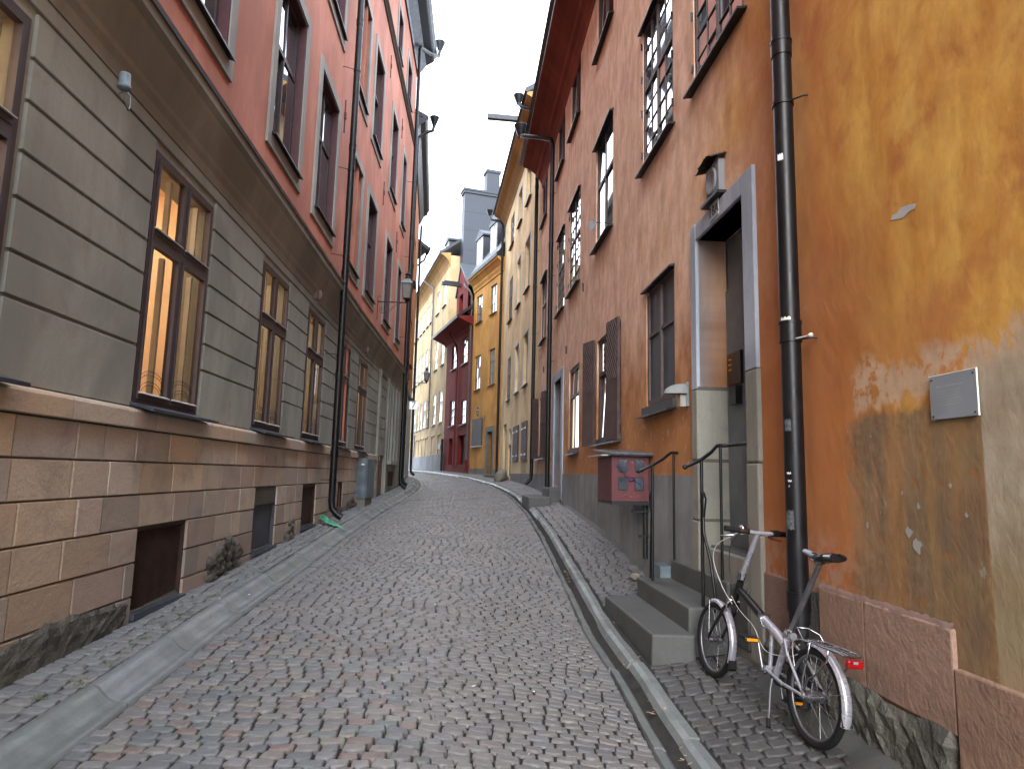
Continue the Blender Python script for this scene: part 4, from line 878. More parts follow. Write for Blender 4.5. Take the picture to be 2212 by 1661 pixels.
k = MB(); k.prism(BW, [(.58, 13.05), (.60, 12.95), (.52, 12.92), (-4.5, 16.2), (-4.5, 16.3)], -.02, 9.8); k.build('roof', M['zinc'], hb)
volume(hb, BW, .04, 9.7, 8, .8, 12.9, M['cream'])
pipe_down(BW, .40, .10, 1.24, 12.4, .055, hb, M['pipe'], (2.9, 5.6, 8.1, 10.4), (3.6, 7, 10.1), head=[(.4, .3, 12.6), (.7, .6, 12.85), (.9, .66, 13.1)])
hopper(BW, .9, .66, 13.05, hb, M['pipe'], 1.1)
# hoisting beam, dormer and ladder-like roof bits
k = MB(); k.box(BW, 1.93, 2.09, .4, 1.55, 13.08, 13.24); k.build('hoist_beam', M['roof'], hb)
k = MB(); k.box(BW, 3.1, 4.2, -1.3, -.05, 13.1, 14.9); o = k.build('dormer', M['zinc'], hb); k = MB(); k.box(BW, 3.0, 4.3, -1.3, .05, 14.9, 15.02); k.build('dormer_roof', M['zinc'], o); k = MB(); k.quad(BW, [(3.2, -.045, 13.5), (4.1, -.045, 13.5), (4.1, -.045, 14.75), (3.2, -.045, 14.75)]); k.build('pane', M['glass'], o)

# ================================================================== HOUSE C: ochre
hc = thing('town_house', CW.p(2, 0, 1.45), 'narrow ochre house with two columns of windows, grey shutter and roof dormers', 'house')
cols_ = [(.95, 1.78), (3.0, 3.87)]
ops = [(a, b, z0, z1, .10) for a, b in cols_ for z0, z1 in ((5.49, 7.13), (8.78, 10.12))] + [(.96, 1.70, 1.3, 3.38, .25)]
mb = MB(); wallgrid(mb, CW, .02, 4.27, .9, 10.55, ops); mb.build('wall', M['ochre'], hc)
for a, b in cols_:
    for z0, z1 in ((5.49, 7.13), (8.78, 10.12)): w = sash(CW, (a, b, z0, z1), -.05, hc, M['framegrey'], 2, 3, None, .05, .025, glass='glasspale'); sillbox(CW, a - .06, b + .06, z0, w, M['sill'], .08, .025)
k = MB(); k.box(CW, 2.42, 3.85, .001, .05, 2.80, 4.07); o = k.build('closed_shutter', M['shuttergrey'], hc); k = MB()
for z in (3.0, 3.8): k.box(CW, 2.40, 2.75, .05, .06, z, z + .035); k.box(CW, 3.55, 3.87, .05, .06, z, z + .035)
k.build('strap_hinge', M['iron'], o); k = MB(); k.box(CW, 2.36, 3.92, .0, .10, 2.74, 2.79); k.build('sill', M['framewhite'], o)
k = MB(); k.box(CW, .80, .96, -.2, .03, 1.2, 3.60); k.box(CW, 1.70, 1.90, -.2, .03, 1.2, 3.60); k.box(CW, .96, 1.70, -.2, .028, 3.38, 3.60); k.build('door_surround', M['dado'], hc)
k = MB(); k.box(CW, .97, 1.69, -.26, -.2, 1.4, 3.38); k.build('door', M['doordark'], hc)
k = MB(); k.box(CW, .02, .8, 0, .02, 1.1, 1.69); k.box(CW, 1.9, 4.27, 0, .02, 1.1, 1.73); k.build('dado', M['jamb'], hc); k = MB(); k.box(CW, .02, .8, 0, .024, 1.69, 1.72); k.box(CW, 1.9, 4.27, 0, .024, 1.73, 1.76); k.build('dado_line', M['cream2'], hc)
k = MB(); k.prism(CW, [(-.02, 10.4), (.04, 10.42), (.05, 10.52), (.10, 10.62), (.12, 10.72), (.26, 10.90), (.34, 10.96), (.36, 11.04), (-.02, 11.05)], .0, 4.27); k.build('eaves_cornice', M['ochre'], hc)
k = MB(); k.prism(CW, [(.40, 11.04), (.42, 11.18), (.28, 11.30), (-1.2, 13.9), (-5, 15.6), (-5, 11.04)], -.02, 4.3); k.build('roof', M['roof'], hc)
for a in (1.15, 3.2):
    k = MB(); k.box(CW, a, a + 1.0, -1.6, -.04, 11.5, 13.15); o = k.build('dormer', M['zinc'], hc)
    k = MB(); k.ext(CW, [(a - .10, 13.10), (a + 1.10, 13.10), (a + 1.10, 13.18), (a + .5, 13.55), (a - .10, 13.18)], -1.6, .04); k.build('dormer_gable', M['zinc'], o)
    sash(CW, (a + .08, a + .92, 11.62, 13.06), -.0, o, M['framewhite'], 2, 3, None, .06, .03, glass='glasspale')
volume(hc, CW, .04, 4.22, 8, .9, 10.9, M['ochre'])
pipe_down(CW, -.08, .16, 1.46, 12.4, .055, hc, M['pipe'], (3.6, 6.2, 8.8), (3, 6, 9), foot=False, head=[(-.08, .3, 12.6), (.3, .55, 12.75), (.5, .6, 13.0)]); hopper(CW, .5, .6, 13.0, hc, M['pipe'], 1.0)
pipe_down(CW, 4.40, .10, 1.8, 10.3, .05, hc, M['pipegrey'], (4, 7), (3, 6, 9), foot=False, head=[(4.4, .25, 10.6), (4.6, .42, 10.8), (4.7, .45, 11.0)])

# ================================================================== HOUSE D: red
hd = thing('town_house', DW.p(2.8, 0, 1.55), 'dark red house with hoist beam gable and black doorways', 'house')
ops = [(1.05, 2.15, 7.12, 8.44, .1), (3.35, 4.45, 7.14, 8.46, .1), (.98, 2.02, 3.98, 5.22, .1), (3.48, 4.5, 4.04, 5.44, .1), (.95, 2.38, 1.4, 3.42, .3), (3.55, 4.42, 1.4, 3.36, .3)]
mb = MB(); wallgrid(mb, DW, .02, 5.70, 1.0, 9.1, ops); mb.build('wall', M['red'], hd)
for a, b, z0, z1, _ in ops[:4]: w = sash(DW, (a, b, z0, z1), -.05, hd, M['framegrey'], 2, 3, None, .06, .03, glass='glasspale'); sillbox(DW, a - .06, b + .06, z0, w, M['sill'], .09, .03)
for a, b, z0, z1, _ in ops[4:]: k = MB(); k.box(DW, a + .004, b - .004, -.28, -.2, z0, z1); k.build('door', M['doorblack'], hd)
k = MB(); k.prism(DW, [(-.02, 8.7), (.1, 8.85), (.3, 8.95), (.55, 9.05), (.8, 9.16), (.8, 9.24), (-.02, 9.3)], 0, 6.1); k.build('eaves_cove', M['red'], hd)
k = MB(); k.prism(DW, [(.88, 9.25), (.86, 9.12), (.80, 9.14), (-.05, 9.84), (-.05, 10.0)], .0, 6.2); k.build('pent_roof', M['roof'], hd)
k = MB(); wallgrid(k, DW, 1.3, 3.75, 9.6, 11.2, [(2.35, 3.2, 9.9, 11.05, .4)]); k.ext(DW, [(1.3, 11.2), (3.75, 11.2), (2.95, 12.72)], -.15, 0); g = k.build('gable', M['red'], hd)
k = MB(); k.prism(DW, [(-.4, 9.9), (-.39, 11.05), (-.45, 11.05), (-.45, 9.9)], 2.36, 3.19); k.build('hatch', M['doorblack'], g)
k = MB(); k.ext(DW, [(1.15, 11.12), (2.95, 12.68), (3.9, 11.12), (3.95, 11.2), (2.95, 12.86), (1.1, 11.2)], -3, .06); k.build('gable_roof', M['zinc'], hd)
k = MB(); k.box(DW, 2.86, 3.06, -.2, 1.05, 11.55, 11.72); k.box(DW, 2.84, 3.08, .1, .95, 11.72, 11.78); k.build('hoist_beam', M['roof'], hd)
k = MB(); k.tube([DW.p(2.95, .5, 9.0), DW.p(2.95, .5, 8.85), DW.p(2.85, .12, 8.2), DW.p(2.75, .1, 7.5), DW.p(2.72, .1, 1.75)], .05); k.build('drainpipe', M['red'], hd)
k = MB(); k.tube([DW.p(5.60, .12, 1.55), DW.p(5.55, .12, 3.4)], .07); k.build('pipe_guard', M['roof'], hd)
k = MB(); k.tube([DW.p(.1, .12, 1.6), DW.p(.1, .12, 2.05)], .07); k.lathe(DW.p(.1, .12, 2.05), (0, 0, 1), [(.07, 0), (.09, .03), (.07, .1), (.01, .14)], 10); k.build('pipe_foot', M['red'], hd)
k = MB(); k.box(DW, .0, 5.6, 0, .02, 1.3, 1.95); k.build('dado', M['red'], hd)
volume(hd, DW, .04, 5.66, 8, 1.0, 9.2, M['red'])
k = MB(); k.prism(DW, [(-.3, 9.9), (-6, 13.4), (-6, 9.3), (-.3, 9.3)], .05, 5.6); k.build('main_roof', M['roof'], hd)
k = MB(); k.box(DW, 4.95, 5.60, -2.55, -.55, 9.6, 17.85); ch = k.build('chimney', M['zinc'], hd)
k = MB(); k.box(DW, 4.88, 5.67, -2.62, -.48, 17.85, 18.0); k.box(DW, 4.84, 5.71, -2.66, -.44, 18.0, 18.12); k.build('chimney_cap', M['zinc'], ch)
k = MB()
for z in (10.8, 12.0, 13.2, 14.4, 15.6, 16.7): k.box(DW, 4.945, 5.605, -2.555, -.545, z, z + .025)
k.build('sheet_seam', M['roof'], ch)
k = MB(); k.box(DW, 4.95, 5.60, -2.66, -1.86, 18.12, 19.35); k.box(DW, 4.90, 5.65, -2.72, -1.80, 19.35, 19.52); k.build('flue', M['zinc'], ch)
k = MB(); k.ext(DW, [(5.0, 9), (5.5, 9), (5.5, 17.2), (5.0, 17.2)], -4.6, -2.67); k.build('gable_wall', M['cream2'], hd)
k = MB()
k.tube([DW.p(4.9, -2.95, 13.0), DW.p(4.9, -2.85, 17.0)], .02, 6); k.tube([DW.p(4.9, -3.2, 13.0), DW.p(4.9, -3.1, 17.0)], .02, 6)
for i in range(12): k.tube([DW.p(4.9, -2.95 + .008 * i, 13.2 + i * .32), DW.p(4.9, -3.2 + .008 * i, 13.2 + i * .32)], .015, 5)
k.build('roof_ladder', M['pipegrey'], hd)
k = MB(); k.prism(DW, [(-2.5, 17.0), (-4.9, 18.0), (-4.9, 18.3), (-2.5, 17.3)], 4.6, 5.7); k.build('gable_coping', M['zinc'], hd)

# ================================================================== HOUSE E: pale cream, far end
he = thing('town_house', EW.p(6, 0, 1.7), 'tall pale cream house with grey plinth and row of roof dormers at the bend', 'house')
E_L = 26; cE = [(.95, 2.0), (3.2, 4.3), (5.75, 6.75), (7.2, 8.2), (8.75, 9.75), (10.2, 11.2), (11.7, 12.7), (13.2, 14.2)]
rE = [(4.44, 6.32), (7.88, 9.8), (11.47, 12.9)]
ops = [(a, b, z0, z1, .10) for a, b in cE for z0, z1 in rE]; opg = [(a, b, 2.60, 3.72, .05) for a, b in cE]
mb = MB(); wallgrid(mb, EW, .02, E_L, 4.15, 13.75, ops); mb.build('wall', M['cream2'], he); mb = MB(); wallgrid(mb, EW, .02, E_L, 2.57, 4.15, opg); mb.build('lower_wall', M['tan'], he)
for a, b in cE:
    for i, (z0, z1) in enumerate(rE): w = sash(EW, (a, b, z0, z1), -.03, he, M['framewhite'], 2, 3, None, .07, .035, glass='glasspale'); sillbox(EW, a - .06, b + .06, z0, w, M['sill'], .10, .03)  # pale pane colour stands in for sky reflected in these windows
    k = MB(); k.box(EW, a, b, -.05, -.03, 2.60, 3.72); k.build('blind_window', M['cream2'], he); k = MB(); k.box(EW, a - .1, b + .1, 0, .05, 3.72, 3.82); k.build('window_head', M['cream2'], he)
k = MB(); k.box(EW, .9, 1.7, .001, .03, 2.85, 3.15); k.build('vent_grille', M['ink'], he)
k = MB(); k.box(EW, .0, E_L, -.01, .04, 1.2, 2.57); k.build('plinth', M['dado'], he)
k = MB(); k.prism(EW, [(-.02, 13.5), (.02, 13.6), (.06, 13.75), (.22, 14.0), (.42, 14.15), (.58, 14.2), (.58, 14.28), (-.02, 14.35)], .0, E_L); k.build('eaves_cove', M['tansoff'], he)
k = MB(); k.prism(EW, [(.64, 14.38), (.66, 14.26), (.58, 14.24), (-4.5, 18.0), (-4.5, 18.2)], -.02, E_L); k.build('roof', M['zinc'], he)
for a in (3.6, 6.3, 9.1, 11.9, 14.6):
    k = MB(); k.box(EW, a, a + 1.2, -2.6, -.55, 14.6, 16.45); o = k.build('dormer', M['zinc'], he); k = MB(); k.ext(EW, [(a - .12, 16.4), (a + 1.32, 16.4), (a + 1.32, 16.5), (a + .6, 16.85), (a - .12, 16.5)], -2.6, -.45); k.build('dormer_roof', M['zinc'], o)
    sash(EW, (a + .12, a + 1.08, 15.2, 16.38), -.52, o, M['framewhite'], 2, 2, None, .07, .035, glass='glasspale')
volume(he, EW, .04, E_L - .05, 9, 1.0, 14.2, M['cream2'])
for s in (5.15, 14.3):
    pipe_down(EW, s, .10, 4.3 if s < 6 else 1.8, 13.3, .055, he, M['pipegrey'], (6, 9), (5.5, 8.6, 11.5), foot=False, head=[(s, .12, 13.6), (s + .5, .45, 13.95), (s + .75, .62, 14.2)])
k = MB(); k.box(EW, 11.55, 12.3, .0, .05, 1.8, 4.2); k.build('dark_pilaster', M['frame'], he)

# ================================================================== street things on the left
def lantern(fr, s, n, z, loc_label, group, k=1.0, arm=True, name='street_lamp', plate_n=.0):
    t = thing(name, fr.p(s, 0, z), loc_label, 'street lamp', group)
    def q_(r, h): return (r * k, h * k)
    base = fr.p(s, n, z)
    def ring(r, zz): return [(base[0] + r * k * math.cos(rad(45 + 90 * j)) , base[1] + r * k * math.sin(rad(45 + 90 * j)), base[2] + zz * k) for j in range(4)]
    b = MB(); r0, r1 = ring(.105, .06), ring(.165, .40)
    b.add(r0 + r1, [(0, 1, 5, 4), (1, 2, 6, 5), (2, 3, 7, 6), (3, 0, 4, 7)]); b.build('glass', M['lampglass'], t)
    b = MB(); A, B = ring(.108, .05), ring(.170, .41)
    for j in range(4): b.tube([A[j], B[j]], .009 * k, 5); b.tube([B[j], B[(j + 1) % 4]], .011 * k, 5); b.tube([A[j], A[(j + 1) % 4]], .010 * k, 5)
    b.lathe(base, (0, 0, 1), [q_(.001, -.02), q_(.05, -.02), q_(.045, .02), q_(.10, .05), q_(.10, .06), q_(.001, .06)], 12); b.build('cage', M['iron'], t)
    b = MB(); C0, C1, C2 = ring(.20, .405), ring(.20, .425), ring(.07, .545)
    b.add(C0 + C1 + C2, [(0, 1, 5, 4), (1, 2, 6, 5), (2, 3, 7, 6), (3, 0, 4, 7), (4, 5, 9, 8), (5, 6, 10, 9), (6, 7, 11, 10), (7, 4, 8, 11), (3, 2, 1, 0)])
    b.build('hood', M['lampshade'], t)
    b = MB(); b.lathe(base, (0, 0, 1), [q_(.075, .54), q_(.08, .56), q_(.05, .57), q_(.055, .64), q_(.075, .65), q_(.06, .67), q_(.02, .68), q_(.022, .72), q_(.012, .74), q_(.001, .78)], 12); b.build('finial', M['iron'], t)
    b = MB(); b.lathe(base, (0, 0, 1), [q_(.001, .10), q_(.035, .10), q_(.05, .16), q_(.03, .21), q_(.001, .23)], 10); b.build('bulb', M['framewhite'], t)
    b = MB(); za = z - .04 * k
    b.tube([fr.p(s, plate_n, za), fr.p(s, n, za)], .014 * k, 6); b.tube([fr.p(s, n, za - .03), fr.p(s, n, z + .01)], .02 * k, 6)
    b.box(fr, s - .015, s + .015, plate_n, plate_n + .012, za - .42 * k, za + .08 * k)
    pts = [fr.p(s, plate_n + n_ * k, za + h_ * k) for n_, h_ in ((.56, -.01), (.46, -.05), (.36, -.13), (.28, -.22))]; b.tube(pts, .006 * k, 5)
    sp = [fr.p(s, plate_n + (.13 + .10 * (1 - i / 22) * math.cos(i * .55)) * k, za + (-.22 + .10 * (1 - i / 22) * math.sin(i * .55)) * k) for i in range(20)]; b.tube(sp, .006 * k, 5)
    sp = [fr.p(s, plate_n + (.03 + .035 * math.cos(i * .6)) * k, za + (.10 + .035 * math.sin(i * .6)) * k) for i in range(8)]; b.tube(sp, .007 * k, 5)
    b.build('wall_bracket', M['iron'], t); return t
lantern(L2, 3.0, .69, 5.54, 'large four-sided lantern on scrolled bracket at the pink wall', 'street lamps on brackets')
lantern(L3, 8.15, .62, 5.45, 'far lantern hanging over the bend in front of the cream house', 'street lamps on brackets', .95)
lantern(CW, 2.12, .35, 4.12, 'small lantern above the grey shutter on the ochre wall', 'street lamps on brackets', .55)
# little pot lamps on the grey wall
t = thing('wall_lamp', L1.p(3.9, 0, 3.85), 'small upturned bucket-shaped lamp on curved arm on grey plaster', 'wall lamp')
b = MB(); b.tube([L1.p(4.12, .0, 3.93), L1.p(4.10, .05, 3.94), L1.p(4.03, .12, 3.86), L1.p(3.98, .15, 3.76), L1.p(3.93, .17, 3.71), L1.p(3.88, .18, 3.73), L1.p(3.86, .18, 3.80)], .006, 6); b.build('arm', M['lampshade'], t)
b = MB(); p = L1.p(3.84, .18, 3.79); b.lathe(p, (0, 0, 1), [(.001, 0), (.022, .0), (.038, .012), (.040, .016), (.040, .03), (.034, .034), (.032, .10), (.03, .11), (.001, .112)], 14); b.build('lamp_shade', M['cabinet'], t)
for fr, s, z, lb in ((L1, 9.55, 4.0, 'nearer small beige bell unit under the cornice between left windows'), (L2, 1.45, 4.0, 'farther small beige bell unit under the cornice beyond the pipe')):
    t = thing('alarm_unit', fr.p(s, .0, z), lb, 'alarm', 'alarm units under the cornice')
    b = MB(); b.lathe(fr.p(s, .09, z), (0, 0, 1), [(.001, -.04), (.032, -.035), (.036, 0), (.036, .09), (.022, .11), (.001, .115)], 10); b.build('bell_housing', M['lampbase'], t)
    b = MB(); b.box(fr, s - .02, s + .02, 0, .06, z - .02, z + .1); b.lathe(fr.p(s, .09, z - .09), (0, 0, 1), [(.001, -.015), (.018, 0), (.001, .02)], 8); b.build('mount', M['lampbase'], t)
# utility cabinet
t = thing('utility_cabinet', L2.p(1.7, .2, .82), 'blue-grey rounded metal cabinet against the left stone base', 'cabinet')
ring = [(1.32, .03)] + [(1.32 + .09 - .09 * math.cos(a), .25 - .09 + .09 * math.sin(a)) for a in (0, .4, .8, 1.2, 1.57)] + [(2.25, .25), (2.25, .03)]
b = MB(); n = len(ring); V = [L2.p(s, w, z) for z in (.95, 1.72, 1.76) for s, w in ring]
b.add(V, [(k_ * n + i, k_ * n + (i + 1) % n, (k_ + 1) * n + (i + 1) % n, (k_ + 1) * n + i) for k_ in range(2) for i in range(n)] + [tuple(range(2 * n, 3 * n))]); b.build('casing', M['cabinet'], t, bevel=.01)
b = MB(); b.box(L2, 1.36, 2.22, .03, .22, .75, .95); b.build('base', M['jamb'], t); b = MB(); b.box(L2, 1.62, 2.2, .252, .256, 1.0, 1.68); b.build('door_leaf', M['cabinet'], t); b = MB(); b.quad(L2, [(1.3185, .12, 1.62), (1.3185, .19, 1.62), (1.3185, .19, 1.65), (1.3185, .12, 1.65)], uv=False); b.build('label_plate', M['white'], t)
# green bag
rg = random.Random(9); b = MB(); V = []; base = Vector((-2.62, 10.75, 0)); NX, NY = 12, 7
for i in range(NX + 1):
    for j in range(NY + 1):
        u = i / NX; v = j / NY - .5; x = -3.0 + .50 * u; y = 10.75 - .38 * u + v * .26 * math.sin(math.pi * (.12 + .8 * u)); 
        V.append((x, y, gz(x, y) + .025 + .11 * math.exp(-((u - .2) / .25) ** 2) * (1 - abs(v) * 1.2) + rg.uniform(0, .022)))
b.add(V, [(i * (NY + 1) + j, (i + 1) * (NY + 1) + j, (i + 1) * (NY + 1) + j + 1, i * (NY + 1) + j + 1) for i in range(NX) for j in range(NY)], smooth=False)
tag(b.build('plastic_bag', M['bag'], loc=(-2.75, 10.6, gz(-2.75, 10.6))), 'crumpled green plastic bag lying at the foot of the left drainpipe', 'bag')
# lit sign with 7
def textmesh(txt, size, P, right_, up, mat, parent, name='lettering', th=.002):
    cu = bpy.data.curves.new('t', 'FONT'); cu.body = txt; cu.size = size; cu.align_x = 'CENTER'; cu.align_y = 'CENTER'; cu.extrude = th
    to = bpy.data.objects.new('t', cu); COL.objects.link(to); dg = bpy.context.evaluated_depsgraph_get(); dg.update()
    me = bpy.data.meshes.new_from_object(to.evaluated_get(dg)); bpy.data.objects.remove(to)
    r, u = Vector(right_).normalized(), Vector(up).normalized(); nn = r.cross(u); org = Vector(parent.get('_o', (0, 0, 0)))
    for v in me.vertices: v.co = Vector(P) + r * v.co.x + u * v.co.y + nn * v.co.z - org
    me.materials.clear(); me.materials.append(mat); o = bpy.data.objects.new(name, me); COL.objects.link(o); o.parent = parent; return o
def ddir(fr, w): 
    a = fr.p(0, 0, 0); b_ = fr.p(*w); return (b_[0] - a[0], b_[1] - a[1], b_[2] - a[2])
sp = L3.p(5.0, .22, 4.08)
t = thing('number_sign', sp, 'small white lit box sign with number 7 by the far left pipe', 'sign')
b = MB(); b.box(L3, 4.94, 5.06, .05, .37, 3.94, 4.24); b.build('light_box', M['signglow'], t, bevel=.01)
textmesh('7', .34, L3.p(4.932, .21, 4.09), ddir(L3, (0, 1, 0)), (0, 0, 1), M['ink'], t)
b = MB(); b.tube([L3.p(5.0, -.02, 4.27), L3.p(5.0, .3, 4.27), L3.p(5.0, .3, 4.24)], .012, 6); b.prism(L3, [(0, 4.26), (.28, 4.26), (.2, 4.36), (0, 4.42)], 4.92, 5.08); b.build('bracket', M['iron'], t)

# ================================================================== street things on the right
# steps
t = thing('entrance_steps', RW.p(5.8, .3, .3), 'four worn grey granite steps up to the doorway behind the bicycle', 'steps')
for i, (s0, s1, n0, n1, z0, z1) in enumerate(((5.07, 6.66, .36, .69, .0, .38), (5.17, 6.64, .05, .385, .05, .555), (5.24, 6.62, -.02, .062, .3, .73), (4.92, 5.90, -.24, -.06, .6, .94))):
    b = MB()
    if i == 2: b.box(RW, s0, s1, .03, .062, z0, z1); b.box(RW, 4.92, 5.90, -.24, .0355, z0, z1 - .002)
    elif i == 1: b.box(RW, s0, s1, n0, n1, z0, z1)
    else: b.box(RW, s0, s1, n0, n1, z0, z1)
    for v in range(len(b.v)): b.v[v] = tuple(b.v[v][j] + random.uniform(-.004, .004) for j in range(3))
    b.build('step', M['step'], t, bevel=.016)
b = MB(); b.box(RW, 6.63, 6.95, .025, .16, .3, .66); tag(b.build('stone_block', M['cabinet'], loc=RW.p(6.8, .1, .4), bevel=.008), 'small pale blue-grey stone block at the left end of the steps', 'stone block')
# handrails
def rail(sA, nA, zA, sB, nB, zB, top, topB, end, label, inner):
    t = thing('handrail', RW.p(sA, nA, zA), label, 'handrail', 'handrails beside the steps')
    b = MB(); b.tube([RW.p(sA, nA, zA - .01), RW.p(sA, nA, top)], .0135, 8); b.build('post', M['iron'], t)
    b = MB(); b.tube([RW.p(sB, nB, zB - .01), RW.p(sB, nB, topB)], .012, 8); b.build('post', M['iron'], t)
    b = MB(); b.tube([RW.p(sA - .0, nA + .13, top - .06), RW.p(sA, nA, top), RW.p((sA + sB) / 2, (nA + nB) / 2, (top + topB) / 2 + .0), RW.p(sB, nB + .03, topB - .003), RW.p(sB, nB, topB)] + [RW.p(*e) for e in end], .0145, 8); b.build('rail', M['iron'], t)
    b = MB(); b.lathe(RW.p(sA, nA + .13, top - .06), (0, 0, 1), [(.001, -.02), (.018, -.012), (.02, 0), (.018, .012), (.001, .02)], 8); b.build('end_knob', M['iron'], t)
    b = MB(); sg = -1 if inner else 1
    b.tube([RW.p(sA + sg * .02, nA, top - .42), RW.p(sA + sg * .03, nA - .0, top - .55), RW.p(sA + sg * .11, nA - .02, zA + .35), RW.p(sA + sg * .17, nA - .03, zA + .08), RW.p(sA + sg * .17, nA - .03, zA - .01)], .0125, 8); b.build('brace', M['iron'], t)
    b = MB(); b.tube([RW.p(sA + sg * .02, nA + .0, top - .43), RW.p(sA + sg * .05, nA, top - .30), RW.p(sA + sg * .03, nA, top - .26), RW.p(sA + sg * .012, nA, top - .30)], [.016, .02, .016, .008], 8); b.build('scroll_hook', M['iron'], t)
    return t
rail(6.40, .30, .555, 6.55, .045, .73, 1.62, 1.75, [(6.56, -.02, 1.75)], 'farther black iron handrail at the left end of the steps', False)
rail(5.20, .26, .555, 5.36, .045, .73, 1.65, 1.77, [(5.36, -.0, 1.77), (4.95, -.01, 1.77)], 'nearer black iron handrail at the right end, right behind the handlebar', True)
# red cabinet shaped like a little house
bx = thing('wall_cabinet', RW.p(7.8, .25, 1.2), 'dull red metal cabinet painted like a little house with four windows', 'cabinet')
b = MB(); b.box(RW, 7.47, 8.22, .03, .45, 1.235, 1.745); b.build('casing', M['boxred'], bx, bevel=.006)
b = MB(); b.box(RW, 7.46, 8.22, .035, .445, 1.20, 1.245); b.build('base', M['doorblack'], bx)
b = MB(); b.ext(RW, [(7.38, 1.748), (8.34, 1.81), (8.34, 1.835), (7.38, 1.773)], .0, .49); b.ext(RW, [(7.40, 1.735), (7.41, 1.735), (7.41, 1.75), (7.40, 1.75)], .01, .48)
b.build('lid', M['boxroof'], bx, bevel=.004)
b = MB(); b.box(RW, 7.50, 8.30, .455, .56, 1.735, 1.747); b.build('eave_flap', M['framewhite'], bx)
for i in range(2):
    for j in range(2):
        n0 = .09 + i * .185; z0 = 1.36 + j * .20
        b = MB(); b.box(RW, 7.462, 7.4695, n0, n0 + .10, z0, z0 + .145); w = b.build('painted_window', M['doorblack'], bx)
        b = MB(); b.box(RW, 7.4595, 7.462, n0 + .006, n0 + .094, z0 + .006, z0 + .139); b.build('painted_pane', M['boxpane'], w)
b = MB(); pts = [(.40, 1.63), (.37, 1.60), (.36, 1.62), (.33, 1.55), (.30, 1.57), (.30, 1.50), (.26, 1.52), (.25, 1.46), (.20, 1.48), (.19, 1.45), (.16, 1.45), (.12, 1.40)]
b.tube([RW.p(7.4575, n, z) for n, z in pts], .005, 4); b.tube([RW.p(7.4575, n, z) for n, z in ((.28, 1.49), (.2, 1.50), (.19, 1.47), (.26, 1.46))], .004, 4); b.build('blue_scrawl', M['scrawlb'], bx)
b = MB(); rs = random.Random(2)
for (n0, z0) in ((.10, 1.68), (.16, 1.69), (.22, 1.67), (.28, 1.68), (.14, 1.30), (.22, 1.29), (.3, 1.31)):
    b.tube([RW.p(7.4575, n0 + rs.uniform(-.03, .03), z0 + rs.uniform(-.02, .02)) for _ in range(7)], .0015, 3)
b.build('pale_scratches', M['scrawlw'], bx)
b = MB(); b.tube([RW.p(7.55, .05, .62), RW.p(7.55, .05, 1.2)], .028, 8); b.box(RW, 7.52, 7.58, .0, .12, .85, .875); b.box(RW, 7.5, 7.6, .02, .20, 1.12, 1.14); b.build('support_pipe', M['pipedark'], bx)
# hooded wall lamp
t = thing('wall_lamp', RW.p(6.22, 0, 2.2), 'pale grey hooded lamp on a back plate beside the grey boarded window', 'wall lamp')
b = MB(); b.box(RW, 6.20, 6.32, .0, .03, 2.17, 2.40); b.build('back_plate', M['lampshade'], t, bevel=.006)
b = MB(); V = []; ns, nr = 10, 6
for i in range(nr + 1):
    ph = math.pi / 2 * i / nr
    for j in range(ns + 1):
        th = math.pi * j / ns; V.append(RW.p(6.26 - .085 * math.cos(th) * math.cos(ph) , .03 + .20 * math.sin(th) * math.cos(ph), 2.29 + .10 * math.sin(ph)))
b.add(V, [(i * (ns + 1) + j, i * (ns + 1) + j + 1, (i + 1) * (ns + 1) + j + 1, (i + 1) * (ns + 1) + j) for i in range(nr) for j in range(ns)], smooth=True)
b.add([RW.p(6.26 - .085 * math.cos(math.pi * j / ns), .03 + .20 * math.sin(math.pi * j / ns), 2.288) for j in range(ns + 1)], [tuple(range(ns + 1))]); b.build('hood', M['lampshade'], t)
b = MB(); b.box(RW, 6.22, 6.30, .03, .08, 2.17, 2.28); b.build('socket', M['trimgrey'], t)
# house number 18A
t = thing('number_plate', RW.p(5.44, .03, 3.7), 'stone-grey house number plate reading 18A over the doorway', 'sign')
b = MB(); b.box(RW, 5.34, 5.53, .0285, .036, 3.70, 3.84); b.build('plate', M['palegrey'], t)
textmesh('18A', .125, RW.p(5.435, .0375, 3.765), ddir(RW, (-1, 0, 0)), (0, 0, 1), M['ink'], t)
# old framed relief with little roof
t = thing('wall_relief', RW.p(5.45, .05, 3.87), 'weathered little framed relief with ragged metal roof above the doorway', 'wall relief')
b = MB(); b.box(RW, 5.27, 5.56, .0, .055, 3.87, 4.16); b.build('frame', M['dado'], t, bevel=.006)
b = MB(); b.lathe(RW.p(5.43, .05, 4.02), ddir(RW, (0, 1, 0)), [(.115, 0), (.12, .015), (.10, .022), (.08, .010), (.001, .006)], 18); b.build('medallion', M['dado'], t)
b = MB(); b.box(RW, 5.24, 5.62, .0, .085, 3.845, 3.87); b.build('shelf', M['sill'], t)
b = MB(); rr_ = random.Random(12); n = 14; V = []
for i in range(n + 1):
    u = i / n; s = 5.22 + .40 * u; z = 4.16 + .07 * math.sin(math.pi * u)
    V += [RW.p(s, -.0, z + .03), RW.p(s, .13 + rr_.uniform(-.012, .012), z - .015 + rr_.uniform(-.012, .006))]
b.add(V, [(2 * i, 2 * i + 1, 2 * i + 3, 2 * i + 2) for i in range(n)]); b.build('little_roof', M['roof'], t)
